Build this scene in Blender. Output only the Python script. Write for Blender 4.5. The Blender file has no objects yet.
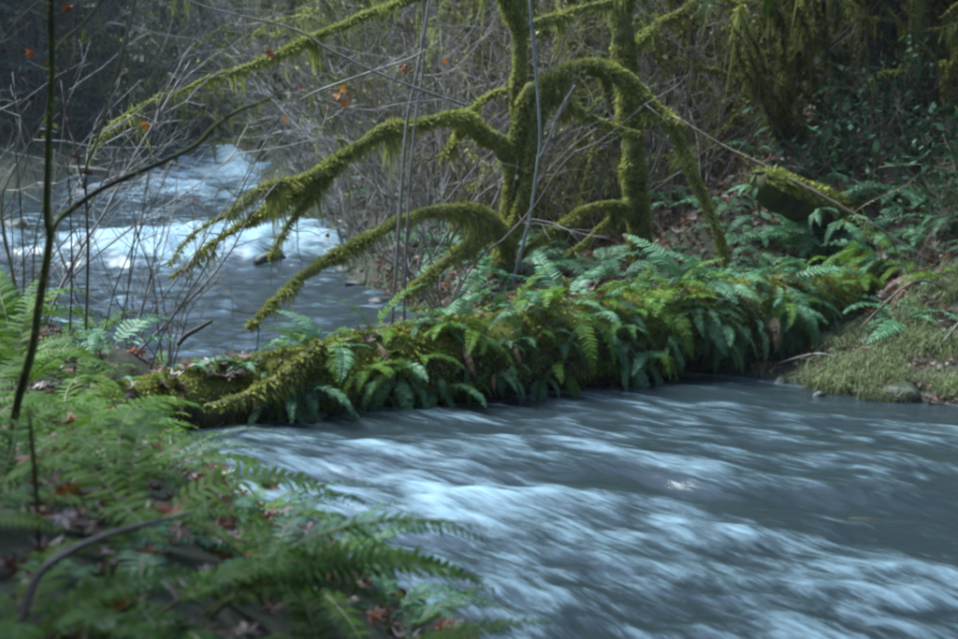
import bpy, math, random
import numpy as np

# ------------------------------------------------------------------ camera, sky, sun, exposure
scene = bpy.context.scene
C = scene.collection
R = math.radians
CAM_Z, PITCH, FPX, CX, CY = 2.0, R(8.95), 1330.0, 479.0, 319.5     # reference frame is 958 x 639
cam_d = bpy.data.cameras.new("camera")
cam = bpy.data.objects.new("camera", cam_d)
C.objects.link(cam)
cam.location = (0, 0, CAM_Z)
cam.rotation_euler = (R(90) - PITCH, 0, 0)
cam_d.sensor_width = 36.0
cam_d.lens = FPX / 958.0 * 36.0
cam_d.clip_start = 0.05
cam_d.clip_end = 600
cam_d.dof.use_dof = True
cam_d.dof.focus_distance = 10.5
cam_d.dof.aperture_fstop = 3.0
scene.camera = cam

SUN_EL, SUN_AZ = 60.0, -62.0            # azimuth from +Y (away from camera) towards +X
world = bpy.data.worlds.new("World")
scene.world = world
world.use_nodes = True
wn = world.node_tree
for n in list(wn.nodes): wn.nodes.remove(n)
sky = wn.nodes.new("ShaderNodeTexSky"); sky.sky_type = 'NISHITA'
sky.sun_disc = False
sky.sun_elevation = R(SUN_EL); sky.sun_rotation = R(SUN_AZ)
sky.air_density = 1.0; sky.dust_density = 0.6; sky.ozone_density = 0.7
bg = wn.nodes.new("ShaderNodeBackground"); bg.inputs[1].default_value = 0.12
wo = wn.nodes.new("ShaderNodeOutputWorld")
wn.links.new(sky.outputs[0], bg.inputs[0]); wn.links.new(bg.outputs[0], wo.inputs[0])
sun_d = bpy.data.lights.new("sun", 'SUN')
sun_d.energy = 1.9; sun_d.angle = R(30); sun_d.color = (0.84, 0.98, 1.0)
sun = bpy.data.objects.new("sun", sun_d); C.objects.link(sun)
sun.rotation_euler = (R(90 - SUN_EL), 0, R(180 - SUN_AZ))
sun.location = (0, 0, 30)
scene.view_settings.view_transform = 'Standard'
scene.view_settings.look = 'None'
scene.view_settings.gamma = 1.0
scene.view_settings.use_curve_mapping = False
scene.view_settings.exposure = 2.2
scene.cycles.max_bounces = 4
scene.cycles.diffuse_bounces = 2
scene.cycles.glossy_bounces = 2
scene.cycles.transmission_bounces = 2
scene.cycles.use_denoising = True
scene.cycles.adaptive_threshold = 0.02
scene.cycles.filter_width = 2.5

rng = np.random.default_rng(11)
random.seed(7)

# ------------------------------------------------------------------ small maths
cp, sp_ = math.cos(PITCH), math.sin(PITCH)
def W(px, py, Y):
    """world point seen at photo pixel px,py at depth Y"""
    a = (px - CX) / FPX; b = (CY - py) / FPX
    d = np.array([a, cp + b * sp_, -sp_ + b * cp])
    return np.array([0, 0, CAM_Z]) + d * (Y / d[1])
def G(px, py, z=0.0):
    a = (px - CX) / FPX; b = (CY - py) / FPX
    d = np.array([a, cp + b * sp_, -sp_ + b * cp])
    return np.array([0, 0, CAM_Z]) + d * ((z - CAM_Z) / d[2])
def proj(p):
    x, y, z = p[0], p[1], p[2] - CAM_Z
    f = y * cp - z * sp_; u = y * sp_ + z * cp
    return CX + FPX * x / f, CY - FPX * u / f
def sstep(a, b, x):
    t = np.clip((np.asarray(x, float) - a) / (b - a), 0, 1)
    return t * t * (3 - 2 * t)
def _hash(ix, iy, iz):
    h = (ix.astype(np.int64) * 374761393 + iy.astype(np.int64) * 668265263 + iz.astype(np.int64) * 1274126177) & 0xffffffff
    h = ((h ^ (h >> 13)) * 1103515245) & 0xffffffff
    h = ((h ^ (h >> 16)) * 2246822519) & 0xffffffff
    return (h ^ (h >> 15)) / 4294967295.0
def vnoise(x, y, z=0.0):
    x, y, z = np.broadcast_arrays(np.asarray(x, float), np.asarray(y, float), np.asarray(z, float))
    ix, iy, iz = np.floor(x), np.floor(y), np.floor(z)
    fx, fy, fz = x - ix, y - iy, z - iz
    fx = fx * fx * (3 - 2 * fx); fy = fy * fy * (3 - 2 * fy); fz = fz * fz * (3 - 2 * fz)
    r = 0
    for a in (0, 1):
        for b in (0, 1):
            for c in (0, 1):
                r = r + _hash(ix + a, iy + b, iz + c) * (fx if a else 1 - fx) * (fy if b else 1 - fy) * (fz if c else 1 - fz)
    return r * 2 - 1
def fbm(x, y, z=0.0, o=4):
    r, a = 0, 1.0
    for i in range(o):
        r = r + a * vnoise(np.asarray(x) * 2 ** i + 17.3 * i, np.asarray(y) * 2 ** i - 9.1 * i, np.asarray(z) * 2 ** i + 3.7 * i)
        a *= 0.5
    return r / 1.9
def catmull(pts, per=6):
    P = np.array(pts, float)
    if len(P) < 3:
        t = np.linspace(0, 1, per * (len(P) - 1) + 1)[:, None]
        return P[0] * (1 - t) + P[-1] * t
    P = np.vstack([2 * P[0] - P[1], P, 2 * P[-1] - P[-2]])
    out = []
    t = np.linspace(0, 1, per, endpoint=False)[:, None]
    for i in range(1, len(P) - 2):
        a, b, c, d = P[i - 1], P[i], P[i + 1], P[i + 2]
        out.append(0.5 * ((2 * b) + (c - a) * t + (2 * a - 5 * b + 4 * c - d) * t ** 2 + (3 * b - a - 3 * c + d) * t ** 3))
    out.append(P[-2][None])
    return np.vstack(out)
def frames(P):
    T = np.gradient(P, axis=0)
    T /= np.linalg.norm(T, axis=1)[:, None] + 1e-9
    N = np.zeros_like(P); B = np.zeros_like(P)
    n = np.cross(T[0], [0.31, 0.17, 0.93])
    if np.linalg.norm(n) < 1e-3: n = np.cross(T[0], [1, 0, 0])
    n /= np.linalg.norm(n)
    for i in range(len(P)):
        n = n - T[i] * np.dot(n, T[i]); n /= np.linalg.norm(n) + 1e-9
        N[i] = n; B[i] = np.cross(T[i], n)
    return T, N, B

def wander(p, d, L, n, wig, lift, r):
    P = [np.array(p, float)]; d = np.array(d, float)
    for i in range(n):
        d = d + r.normal(0, wig, 3) + np.array([0, 0, lift]); d /= np.linalg.norm(d)
        P.append(P[-1] + d * L / n)
    return np.array(P)

# ------------------------------------------------------------------ mesh collector
class MB:
    def __init__(s): s.v = []; s.q = []; s.t = []; s.qm = []; s.tm = []; s.n = 0; s.tint = []
    def add(s, V, quads=None, tris=None, mat=0, tint=0.5):
        V = np.asarray(V, float).reshape(-1, 3)
        if quads is not None and len(quads):
            s.q.append(np.asarray(quads) + s.n); s.qm.append(np.full(len(quads), mat))
        if tris is not None and len(tris):
            s.t.append(np.asarray(tris) + s.n); s.tm.append(np.full(len(tris), mat))
        s.v.append(V); s.n += len(V)
        s.tint.append(np.broadcast_to(np.asarray(tint, float), (len(V),)))
        return s
    def tube(s, P, rad, sides=6, lump=0.0, freq=6.0, mat=0, tint=0.5, squash=None):
        P = np.asarray(P, float); n = len(P)
        rad = np.interp(np.linspace(0, 1, n), np.linspace(0, 1, len(np.atleast_1d(rad))), np.atleast_1d(rad))
        T, N, B = frames(P)
        a = np.arange(sides) / sides * 2 * np.pi
        D = N[:, None] * np.cos(a)[None, :, None] + B[:, None] * np.sin(a)[None, :, None]
        rr = np.broadcast_to(rad[:, None], (n, sides)).copy()
        if lump:
            Q = P[:, None] + D * rad[:, None, None]
            rr = rr * (1 + lump * fbm(Q[..., 0] * freq, Q[..., 1] * freq, Q[..., 2] * freq, 3))
        V = (P[:, None] + D * rr[..., None]).reshape(-1, 3)
        i = np.arange(n - 1)[:, None] * sides; j = np.arange(sides)[None]; k = (j + 1) % sides
        q = np.stack([i + j, i + k, i + sides + k, i + sides + j], -1).reshape(-1, 4)
        V = np.vstack([V, P[0] - T[0] * rad[0] * .3, P[-1] + T[-1] * rad[-1] * .5])
        j = np.arange(sides); k = (j + 1) % sides
        t = np.vstack([np.stack([k, j, np.full(sides, n * sides)], 1),
                       np.stack([(n - 1) * sides + j, (n - 1) * sides + k, np.full(sides, n * sides + 1)], 1)])
        return s.add(V, q, t, mat, tint)
    def sprigs(s, P, rad, density=2500, length=0.035, width=0.010, down=0.5, seed=0, beard=0.0, lo=-1.0, tint=(0, 1), mat=0):
        """short moss shoots standing on a tube"""
        P = np.asarray(P, float); g = np.random.default_rng(seed)
        n = len(P)
        rad = np.interp(np.linspace(0, 1, n), np.linspace(0, 1, len(np.atleast_1d(rad))), np.atleast_1d(rad))
        T, N, B = frames(P)
        seg = np.linalg.norm(np.diff(P, axis=0), axis=1)
        area = seg * 2 * np.pi * (rad[1:] + rad[:-1]) / 2
        m = int(area.sum() * density)
        if m < 1: return s
        i = g.choice(n - 1, m, p=area / area.sum()); f = g.random(m)[:, None]
        a = g.random(m) * 2 * np.pi
        p = P[i] * (1 - f) + P[i + 1] * f; r = rad[i] * (1 - f[:, 0]) + rad[i + 1] * f[:, 0]
        nn = N[i] * np.cos(a)[:, None] + B[i] * np.sin(a)[:, None]
        keep = (nn[:, 2] > lo + g.random(m) * .3) & (vnoise(p[:, 0] * 3.5, p[:, 1] * 3.5, p[:, 2] * 3.5 + 20) + nn[:, 2] * .5 > -.85 + .3 * g.random(m))
        p, r, nn, ti = p[keep], r[keep], nn[keep], T[i][keep]; m = len(p)
        base = p + nn * (r * .93)[:, None]
        cl = 0.8 + 0.5 * vnoise(base[:, 0] * 9, base[:, 1] * 9, base[:, 2] * 9) + .7 * vnoise(base[:, 0] * 3.3, base[:, 1] * 3.3, base[:, 2] * 3.3 + 50)
        L = length * (0.5 + g.random(m)) * np.clip(cl, .3, 2)
        under = np.clip(-nn[:, 2], 0, 1)
        bn = np.clip(vnoise(base[:, 0] * 5 + 4, base[:, 1] * 5, base[:, 2] * 5) * 2.2 - .35, 0, 1)
        L = L * (1 + 1.6 * beard * bn * under * (g.random(m) ** 2))
        tip = base + nn * (L * .75)[:, None] + g.normal(0, .35, (m, 3)) * L[:, None] * .8
        tip[:, 2] -= L * (down + beard * under * bn * .6)
        d = tip - base
        w = np.cross(d, g.normal(0, 1, (m, 3))); w /= np.linalg.norm(w, axis=1)[:, None] + 1e-9
        w *= (width * (.6 + .8 * g.random(m)))[:, None]
        mid = base + d * .55
        V = np.stack([base - w * .7, base + w * .7, mid + w, mid - w, tip], 1).reshape(-1, 3)
        k = np.arange(m)[:, None] * 5
        tn = tint[0] + (tint[1] - tint[0]) * g.random(m)
        return s.add(V, k + np.array([[0, 1, 2, 3]]), k + np.array([[3, 2, 4]]), mat, np.repeat(tn, 5))
    def mesh(s, name, mats, smooth=True):
        me = bpy.data.meshes.new(name)
        V = np.vstack(s.v).astype(np.float32)
        q = np.vstack(s.q) if s.q else np.zeros((0, 4), int); t = np.vstack(s.t) if s.t else np.zeros((0, 3), int)
        me.vertices.add(len(V)); me.vertices.foreach_set("co", V.ravel())
        li = np.concatenate([q.ravel(), t.ravel()]).astype(np.int32)
        me.loops.add(len(li)); me.loops.foreach_set("vertex_index", li)
        nf = len(q) + len(t)
        me.polygons.add(nf)
        st = np.concatenate([np.arange(len(q)) * 4, len(q) * 4 + np.arange(len(t)) * 3]).astype(np.int32)
        me.polygons.foreach_set("loop_start", st)
        me.polygons.foreach_set("loop_total", np.concatenate([np.full(len(q), 4), np.full(len(t), 3)]).astype(np.int32))
        mi = np.concatenate(s.qm + s.tm).astype(np.int32)
        me.polygons.foreach_set("material_index", mi)
        me.polygons.foreach_set("use_smooth", np.full(nf, smooth))
        me.update(calc_edges=True)
        at = me.attributes.new("tint", 'FLOAT', 'POINT')
        at.data.foreach_set("value", np.concatenate(s.tint).astype(np.float32))
        for m in (mats if isinstance(mats, (list, tuple)) else [mats]): me.materials.append(m)
        return me
    def build(s, name, mats, parent=None, kind=None, smooth=True):
        return link(name, s.mesh(name, mats, smooth), parent, kind)
def link(name, me, parent=None, kind=None):
    o = bpy.data.objects.new(name, me); C.objects.link(o)
    if parent is not None: o.parent = parent
    if kind: o["kind"] = kind
    return o
def tag(o, label, cat, group=None):
    o["label"] = label; o["category"] = cat
    if group: o["group"] = group
    return o
def empty(name, loc, rz=0.0, sc=1.0):
    o = bpy.data.objects.new(name, None); C.objects.link(o)
    o.location = [float(v) for v in loc]; o.rotation_euler = (0, 0, rz); o.scale = (sc,) * 3
    o.empty_display_size = .1
    return o
ONES = "zero first second third fourth fifth sixth seventh eighth ninth tenth eleventh twelfth thirteenth fourteenth fifteenth sixteenth seventeenth eighteenth nineteenth".split()
TENS = {20: ("twenty", "twentieth"), 30: ("thirty", "thirtieth"), 40: ("forty", "fortieth"), 50: ("fifty", "fiftieth"), 60: ("sixty", "sixtieth"), 70: ("seventy", "seventieth"), 80: ("eighty", "eightieth"), 90: ("ninety", "ninetieth")}
def ordinal(n):
    if n < 20: return ONES[n]
    t, u = n // 10 * 10, n % 10
    return TENS[t][1] if u == 0 else TENS[t][0] + "-" + ONES[u]
def number_row(objs, text, cat, group):
    """left-to-right order in the photograph tells look-alikes apart"""
    objs = sorted(objs, key=lambda o: proj(o.location)[0])
    for i, o in enumerate(objs):
        tag(o, "%s, %s from the left" % (text, ordinal(i + 1)) if i else "%s, leftmost of its row" % text, cat, group)

# ------------------------------------------------------------------ materials
def mat(name):
    m = bpy.data.materials.new(name); m.use_nodes = True
    nt = m.node_tree
    return m, nt, nt.nodes["Principled BSDF"]
def leafy(name, c0, c1, rough=0.5, trans=0.25, scale=3.0, spec=0.5, wear=None):
    """two greens mixed by the per-leaf tint and by a soft noise, a little light shining through"""
    m, nt, b = mat(name)
    N, Lk = nt.nodes, nt.links
    at = N.new("ShaderNodeAttribute"); at.attribute_name = "tint"
    oi = N.new("ShaderNodeObjectInfo")
    geo = N.new("ShaderNodeNewGeometry")
    nz = N.new("ShaderNodeTexNoise"); nz.inputs["Scale"].default_value = scale; nz.inputs["Detail"].default_value = 3
    Lk.new(geo.outputs["Position"], nz.inputs["Vector"])
    a1 = N.new("ShaderNodeMath"); a1.operation = 'MULTIPLY_ADD'
    Lk.new(nz.outputs["Fac"], a1.inputs[0]); a1.inputs[1].default_value = 1.3; a1.inputs[2].default_value = -0.65
    a2 = N.new("ShaderNodeMath"); a2.operation = 'ADD'
    Lk.new(at.outputs["Fac"], a2.inputs[0]); Lk.new(a1.outputs[0], a2.inputs[1])
    a3 = N.new("ShaderNodeMath"); a3.operation = 'MULTIPLY_ADD'
    Lk.new(oi.outputs["Random"], a3.inputs[0]); a3.inputs[1].default_value = 0.5; Lk.new(a2.outputs[0], a3.inputs[2])
    a4 = N.new("ShaderNodeMath"); a4.operation = 'SUBTRACT'; a4.use_clamp = True
    Lk.new(a3.outputs[0], a4.inputs[0]); a4.inputs[1].default_value = 0.25
    mx = N.new("ShaderNodeMix"); mx.data_type = 'RGBA'
    Lk.new(a4.outputs[0], mx.inputs[0]); mx.inputs[6].default_value = (*c0, 1); mx.inputs[7].default_value = (*c1, 1)
    Lk.new(mx.outputs[2], b.inputs["Base Color"])
    b.inputs["Roughness"].default_value = rough
    b.inputs["Specular IOR Level"].default_value = spec
    if trans > 0:
        tr = N.new("ShaderNodeBsdfTranslucent"); Lk.new(mx.outputs[2], tr.inputs[0])
        ms = N.new("ShaderNodeMixShader"); ms.inputs[0].default_value = trans
        Lk.new(b.outputs[0], ms.inputs[1]); Lk.new(tr.outputs[0], ms.inputs[2])
        Lk.new(ms.outputs[0], nt.nodes["Material Output"].inputs[0])
    return m
def barky(name, c0, c1, c2=None, scale=8.0, rough=0.85, bump=0.6, moss=None, moss_at=0.55, stretch=(1, 1, .25)):
    m, nt, b = mat(name)
    N, Lk = nt.nodes, nt.links
    geo = N.new("ShaderNodeNewGeometry")
    mp = N.new("ShaderNodeVectorMath"); mp.operation = 'MULTIPLY'; mp.inputs[1].default_value = stretch
    Lk.new(geo.outputs["Position"], mp.inputs[0])
    nz = N.new("ShaderNodeTexNoise"); nz.inputs["Scale"].default_value = scale; nz.inputs["Detail"].default_value = 6
    nz.inputs["Roughness"].default_value = .65
    Lk.new(mp.outputs[0], nz.inputs["Vector"])
    cr = N.new("ShaderNodeValToRGB")
    cr.color_ramp.elements[0].position = .32; cr.color_ramp.elements[0].color = (*c0, 1)
    cr.color_ramp.elements[1].position = .68; cr.color_ramp.elements[1].color = (*c1, 1)
    Lk.new(nz.outputs["Fac"], cr.inputs[0])
    col = cr.outputs[0]
    if moss:
        n2 = N.new("ShaderNodeTexNoise"); n2.inputs["Scale"].default_value = scale * .35; n2.inputs["Detail"].default_value = 5
        Lk.new(geo.outputs["Position"], n2.inputs["Vector"])
        r2 = N.new("ShaderNodeValToRGB")
        r2.color_ramp.elements[0].position = moss_at - .06; r2.color_ramp.elements[0].color = (0, 0, 0, 1)
        r2.color_ramp.elements[1].position = moss_at + .06; r2.color_ramp.elements[1].color = (1, 1, 1, 1)
        Lk.new(n2.outputs["Fac"], r2.inputs[0])
        mx = N.new("ShaderNodeMix"); mx.data_type = 'RGBA'
        Lk.new(r2.outputs[0], mx.inputs[0]); Lk.new(col, mx.inputs[6]); mx.inputs[7].default_value = (*moss, 1)
        col = mx.outputs[2]
    Lk.new(col, b.inputs["Base Color"])
    b.inputs["Roughness"].default_value = rough
    bp = N.new("ShaderNodeBump"); bp.inputs["Strength"].default_value = bump; bp.inputs["Distance"].default_value = .02
    Lk.new(nz.outputs["Fac"], bp.inputs["Height"]); Lk.new(bp.outputs[0], b.inputs["Normal"])
    return m
M = {}
M['moss'] = leafy("moss_shoots", (0.15, 0.16, 0.03), (0.48, 0.49, 0.125), rough=.8, trans=.3, scale=5, spec=.2)
M['moss_dark'] = leafy("brown_moss_shoots", (0.08, 0.078, 0.014), (0.22, 0.20, 0.04), rough=.85, trans=.3, scale=4, spec=.2)
M['moss_bark'] = barky("mossy_bark", (0.07, 0.072, 0.018), (0.21, 0.21, 0.05), scale=22, bump=1.0, stretch=(1, 1, 1))
M['bark_dark'] = barky("dark_bark", (0.018, 0.015, 0.013), (0.065, 0.055, 0.05), scale=9, moss=(0.05, 0.055, 0.018), moss_at=.56)
M['bark_fir'] = barky("furrowed_fir_bark", (0.012, 0.011, 0.012), (0.05, 0.045, 0.045), scale=7, bump=1.0)
M['twig'] = barky("grey_twig_bark", (0.13, 0.115, 0.11), (0.32, 0.29, 0.27), scale=14, bump=.3, rough=.45)
M['twig_brown'] = barky("brown_twig_bark", (0.075, 0.055, 0.04), (0.22, 0.16, 0.12), scale=14, bump=.3, rough=.5)
M['twig_pale'] = barky("pale_twig_bark", (0.16, 0.16, 0.17), (0.36, 0.37, 0.38), scale=18, bump=.3, rough=.4)
M['sapling'] = barky("dark_sapling_bark", (0.02, 0.022, 0.012), (0.07, 0.066, 0.035), scale=12, moss=(0.11, 0.115, 0.03), moss_at=.5)
M['fern'] = leafy("sword_fern", (0.025, 0.10, 0.038), (0.115, 0.27, 0.12), rough=.5, trans=.22, scale=2.5, spec=.4)
M['fern_bright'] = leafy("bright_fern", (0.025, 0.090, 0.004), (0.13, 0.245, 0.019), rough=.62, trans=.32, scale=2.5, spec=.22)
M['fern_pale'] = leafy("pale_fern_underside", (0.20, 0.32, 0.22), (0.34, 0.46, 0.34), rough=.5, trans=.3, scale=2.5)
M['rachis'] = barky("fern_stalk", (0.13, 0.11, 0.035), (0.22, 0.19, 0.07), scale=20, bump=.1, rough=.5)
M['leaf_dead'] = leafy("dead_leaf_brown", (0.07, 0.032, 0.018), (0.24, 0.135, 0.085), rough=.6, trans=.15, scale=6)
M['leaf_pale'] = leafy("wet_pale_leaf", (0.17, 0.11, 0.095), (0.34, 0.25, 0.23), rough=.4, trans=.1, scale=6)
M['leaf_red'] = leafy("rust_red_leaf", (0.13, 0.03, 0.012), (0.34, 0.10, 0.025), rough=.5, trans=.3, scale=6)
M['leaf_orange'] = leafy("orange_leaf", (0.38, 0.13, 0.03), (0.58, 0.26, 0.06), rough=.5, trans=.35, scale=6)
M['leaf_sunfleck'] = leafy("sunfleck_leaf", (0.30, 0.32, 0.06), (0.60, 0.58, 0.16), rough=.5, trans=.4, scale=6)  # yellow-green leaves, coloured to stand for sunlit flecks and light gaps
M['grass'] = leafy("bank_grass", (0.09, 0.10, 0.04), (0.28, 0.33, 0.14), rough=.55, trans=.3, scale=2.2)
M['conifer'] = leafy("conifer_needles", (0.010, 0.040, 0.018), (0.035, 0.085, 0.04), rough=.5, trans=.15, scale=1.2)
M['bush'] = leafy("broad_evergreen_leaf", (0.015, 0.055, 0.022), (0.05, 0.11, 0.045), rough=.6, trans=.2, scale=3, spec=.25)
M['rock'] = barky("wet_stone", (0.010, 0.012, 0.012), (0.042, 0.044, 0.04), scale=7, rough=.55, stretch=(1, 1, 1), moss=(0.03, 0.036, 0.012), moss_at=.5)
M['deadwood'] = barky("rotten_wood", (0.02, 0.015, 0.010), (0.07, 0.05, 0.034), scale=9, bump=1, moss=(0.07, 0.08, 0.02), moss_at=.5)

def ground_material():
    m, nt, b = mat("forest_floor")
    N, Lk = nt.nodes, nt.links
    geo = N.new("ShaderNodeNewGeometry")
    def noise(sc, d=6):
        n = N.new("ShaderNodeTexNoise"); n.inputs["Scale"].default_value = sc; n.inputs["Detail"].default_value = d
        n.inputs["Roughness"].default_value = .68
        Lk.new(geo.outputs["Position"], n.inputs["Vector"]); return n
    n1, n2, n3 = noise(9), noise(.9, 5), noise(38, 3)
    r1 = N.new("ShaderNodeValToRGB")
    e = r1.color_ramp.elements
    e[0].position = .34; e[0].color = (0.016, 0.012, 0.009, 1)
    e[1].position = .70; e[1].color = (0.085, 0.06, 0.036, 1)
    x = e.new(.52); x.color = (0.04, 0.03, 0.018, 1)
    Lk.new(n1.outputs["Fac"], r1.inputs[0])
    r2 = N.new("ShaderNodeValToRGB")
    r2.color_ramp.elements[0].position = .38; r2.color_ramp.elements[0].color = (0, 0, 0, 1)
    r2.color_ramp.elements[1].position = .54; r2.color_ramp.elements[1].color = (.85, .85, .85, 1)
    Lk.new(n2.outputs["Fac"], r2.inputs[0])
    mg = N.new("ShaderNodeMix"); mg.data_type = 'RGBA'
    mg.inputs[6].default_value = (0.018, 0.024, 0.007, 1); mg.inputs[7].default_value = (0.055, 0.062, 0.018, 1)
    Lk.new(n3.outputs["Fac"], mg.inputs[0])
    mx = N.new("ShaderNodeMix"); mx.data_type = 'RGBA'
    Lk.new(r2.outputs[0], mx.inputs[0]); Lk.new(r1.outputs[0], mx.inputs[6]); Lk.new(mg.outputs[2], mx.inputs[7])
    Lk.new(mx.outputs[2], b.inputs["Base Color"]); b.inputs["Roughness"].default_value = .8
    bp = N.new("ShaderNodeBump"); bp.inputs["Strength"].default_value = .9; bp.inputs["Distance"].default_value = .05
    Lk.new(n1.outputs["Fac"], bp.inputs["Height"]); Lk.new(bp.outputs[0], b.inputs["Normal"])
    return m
M['ground'] = ground_material()

def water_material(name, sx, sy, thr, soft):
    """silky white water: foam threads drawn out along the flow over dark grey-green water"""
    m, nt, b = mat(name)
    N, Lk = nt.nodes, nt.links
    uv = N.new("ShaderNodeUVMap"); uv.uv_map = "flow"
    at = N.new("ShaderNodeAttribute"); at.attribute_name = "tint"
    def noise(ax, ay, d, dist=0.0, rough=.6):
        mp = N.new("ShaderNodeVectorMath"); mp.operation = 'MULTIPLY'; mp.inputs[1].default_value = (ax, ay, 1)
        Lk.new(uv.outputs[0], mp.inputs[0])
        n = N.new("ShaderNodeTexNoise"); n.inputs["Scale"].default_value = 1; n.inputs["Detail"].default_value = d
        n.inputs["Distortion"].default_value = dist; n.inputs["Roughness"].default_value = rough
        Lk.new(mp.outputs[0], n.inputs["Vector"]); return n.outputs["Fac"]
    a, c, f = noise(sx, sy, 4, .5), noise(sx * 1.6, sy * 4.5, 4, .2), noise(sx * 4, sy * 14, 3, .1)
    def madd(x, k, y):
        q = N.new("ShaderNodeMath"); q.operation = 'MULTIPLY_ADD'; Lk.new(x, q.inputs[0]); q.inputs[1].default_value = k
        if isinstance(y, float): q.inputs[2].default_value = y
        else: Lk.new(y, q.inputs[2])
        return q.outputs[0]
    s1 = madd(a, 1.0, madd(c, .75, madd(f, .28, -1.02)))        # centred near 0
    s2 = madd(at.outputs["Fac"], .55, s1)
    cr = N.new("ShaderNodeMapRange"); cr.interpolation_type = 'SMOOTHSTEP'
    cr.inputs[1].default_value = thr - soft; cr.inputs[2].default_value = thr + soft
    Lk.new(s2, cr.inputs[0])
    mx = N.new("ShaderNodeMix"); mx.data_type = 'RGBA'
    Lk.new(cr.outputs[0], mx.inputs[0])
    mx.inputs[6].default_value = (0.022, 0.032, 0.036, 1); mx.inputs[7].default_value = (0.25, 0.36, 0.42, 1)
    Lk.new(mx.outputs[2], b.inputs["Base Color"])
    rr = N.new("ShaderNodeMapRange"); Lk.new(cr.outputs[0], rr.inputs[0])
    rr.inputs[3].default_value = .17; rr.inputs[4].default_value = .6
    Lk.new(rr.outputs[0], b.inputs["Roughness"])
    b.inputs["IOR"].default_value = 1.33
    bp = N.new("ShaderNodeBump"); bp.inputs["Strength"].default_value = .2; bp.inputs["Distance"].default_value = .04
    Lk.new(s1, bp.inputs["Height"]); Lk.new(bp.outputs[0], b.inputs["Normal"])
    return m
M['water_near'] = water_material("silky_stream_water", 1.9, 6.6, .23, .38)
M['water_far'] = water_material("river_rapids_water", 2.2, 3.2, .22, .30)

# ------------------------------------------------------------------ terrain and water
def poly(points): return np.array(points, float)
NEAR = poly([(1.1, -3), (0.75, 1.5), (0.35, 3.2)] + [tuple(G(*p)[:2]) for p in ((475, 625), (395, 590), (300, 535), (240, 478), (200, 448), (185, 430))]
            + [(-1.75, 8.75), (-0.6, 9.1), (0.3, 9.5), (1.2, 10.0), (1.85, 10.05)] + [tuple(G(*p)[:2]) for p in ((770, 379), (800, 391), (860, 402), (935, 409), (1010, 417))]
            + [(4.4, 8.3), (6.0, 7.2), (7.0, 4), (7.5, -3)])
FAR = poly([(-0.3, 9.6), (-1.7, 9.2), (-2.3, 9.7), (-3.0, 10.4), (-4.2, 11.0), (-7.5, 12), (-8.8, 16), (-9.2, 21), (-8.9, 24.3), (-7.5, 25.6),
            (-6.6, 26.6), (-6.5, 28.5), (-8, 31), (-11, 33), (-11, 36), (-7.5, 34), (-4.9, 30.5), (-4.35, 27), (-3.25, 22), (-2.05, 18), (-1.55, 15.8), (-0.95, 14), (-0.5, 12.2), (-0.35, 10.8)])
def sdist(x, y, Pg):
    x = np.asarray(x, float); y = np.asarray(y, float)
    d = np.full(x.shape, 1e9); ins = np.zeros(x.shape, bool)
    for i in range(len(Pg)):
        a, b = Pg[i], Pg[(i + 1) % len(Pg)]
        e = b - a
        t = np.clip(((x - a[0]) * e[0] + (y - a[1]) * e[1]) / (e @ e), 0, 1)
        d = np.minimum(d, np.hypot(x - a[0] - t * e[0], y - a[1] - t * e[1]))
        c = (a[1] > y) != (b[1] > y)
        with np.errstate(divide='ignore', invalid='ignore'):
            xi = a[0] + (y - a[1]) / (b[1] - a[1] if b[1] != a[1] else 1e-9) * (b[0] - a[0])
        ins ^= c & (x < xi)
    return np.where(ins, -d, d)
def river_z(y):
    return 0.30 * sstep(16.4, 18.9, y) + 0.50 * sstep(22, 27.5, y) + 0.5 * sstep(27.5, 36, y)
def gz(x, y):
    x = np.asarray(x, float); y = np.asarray(y, float)
    dn, df = sdist(x, y, NEAR), sdist(x, y, FAR)
    d = np.minimum(dn, df)
    d = d + 0.18 * fbm(x * 1.3, y * 1.3, 0, 3)
    base = river_z(y) * sstep(13, 16, y)
    flat = sstep(1.5, 2.1, x) * sstep(13, 11.5, y)
    h = np.where(d < 0, np.maximum(-.55, d * .9), (0.42 - .30 * flat) * sstep(-.05, .75 + .3 * flat, d))
    fore = sstep(9.5, 7.5, y) * sstep(1.5, 0, x)
    h = h + fore * 0.50 * sstep(.1, 1.6, d) * sstep(7.5, 3.2, y)
    hill = sstep(9.5, 14, y)
    back = np.maximum(0, d - 2.2)
    h = h + hill * np.minimum(0.40 * back + 0.012 * np.minimum(back, 30) ** 2, 26)
    right = np.maximum(0, x - 2.2 + 0.12 * (y - 11)) * sstep(0.7, 2.2, d) * sstep(6, 9.5, y)
    h = h + np.minimum(right * 0.42, 5)
    h = h + (0.06 * fbm(x * 2.2, y * 2.2, 3, 4) + .10 * fbm(x * .5, y * .5, 1, 3)) * sstep(-.1, .8, d)
    h = h + np.minimum(.7 * np.maximum(0, -y - 4) + .6 * np.maximum(0, -x - 5) * sstep(9.5, 7, y) + .5 * np.maximum(0, x - 8) * sstep(9.5, 7, y), 16)  # unseen rises added behind and beside the viewer to cut side light
    return h + base
def axis(*parts):
    return np.unique(np.round(np.concatenate([np.arange(a, b, s) for a, b, s in parts]), 4))
def grid(xs, ys, zf):
    X, Y = np.meshgrid(xs, ys)
    Z = zf(X, Y)
    n, m = X.shape
    i = (np.arange(n - 1)[:, None] * m + np.arange(m - 1)[None]).ravel()
    return np.stack([X, Y, Z], -1).reshape(-1, 3), np.stack([i, i + 1, i + m + 1, i + m], 1)
gx = axis((-160, -40, 8), (-40, -14, 1.2), (-14, -5, .25), (-5, 5.5, .08), (5.5, 14, .25), (14, 40, 1.2), (40, 161, 8))
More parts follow.
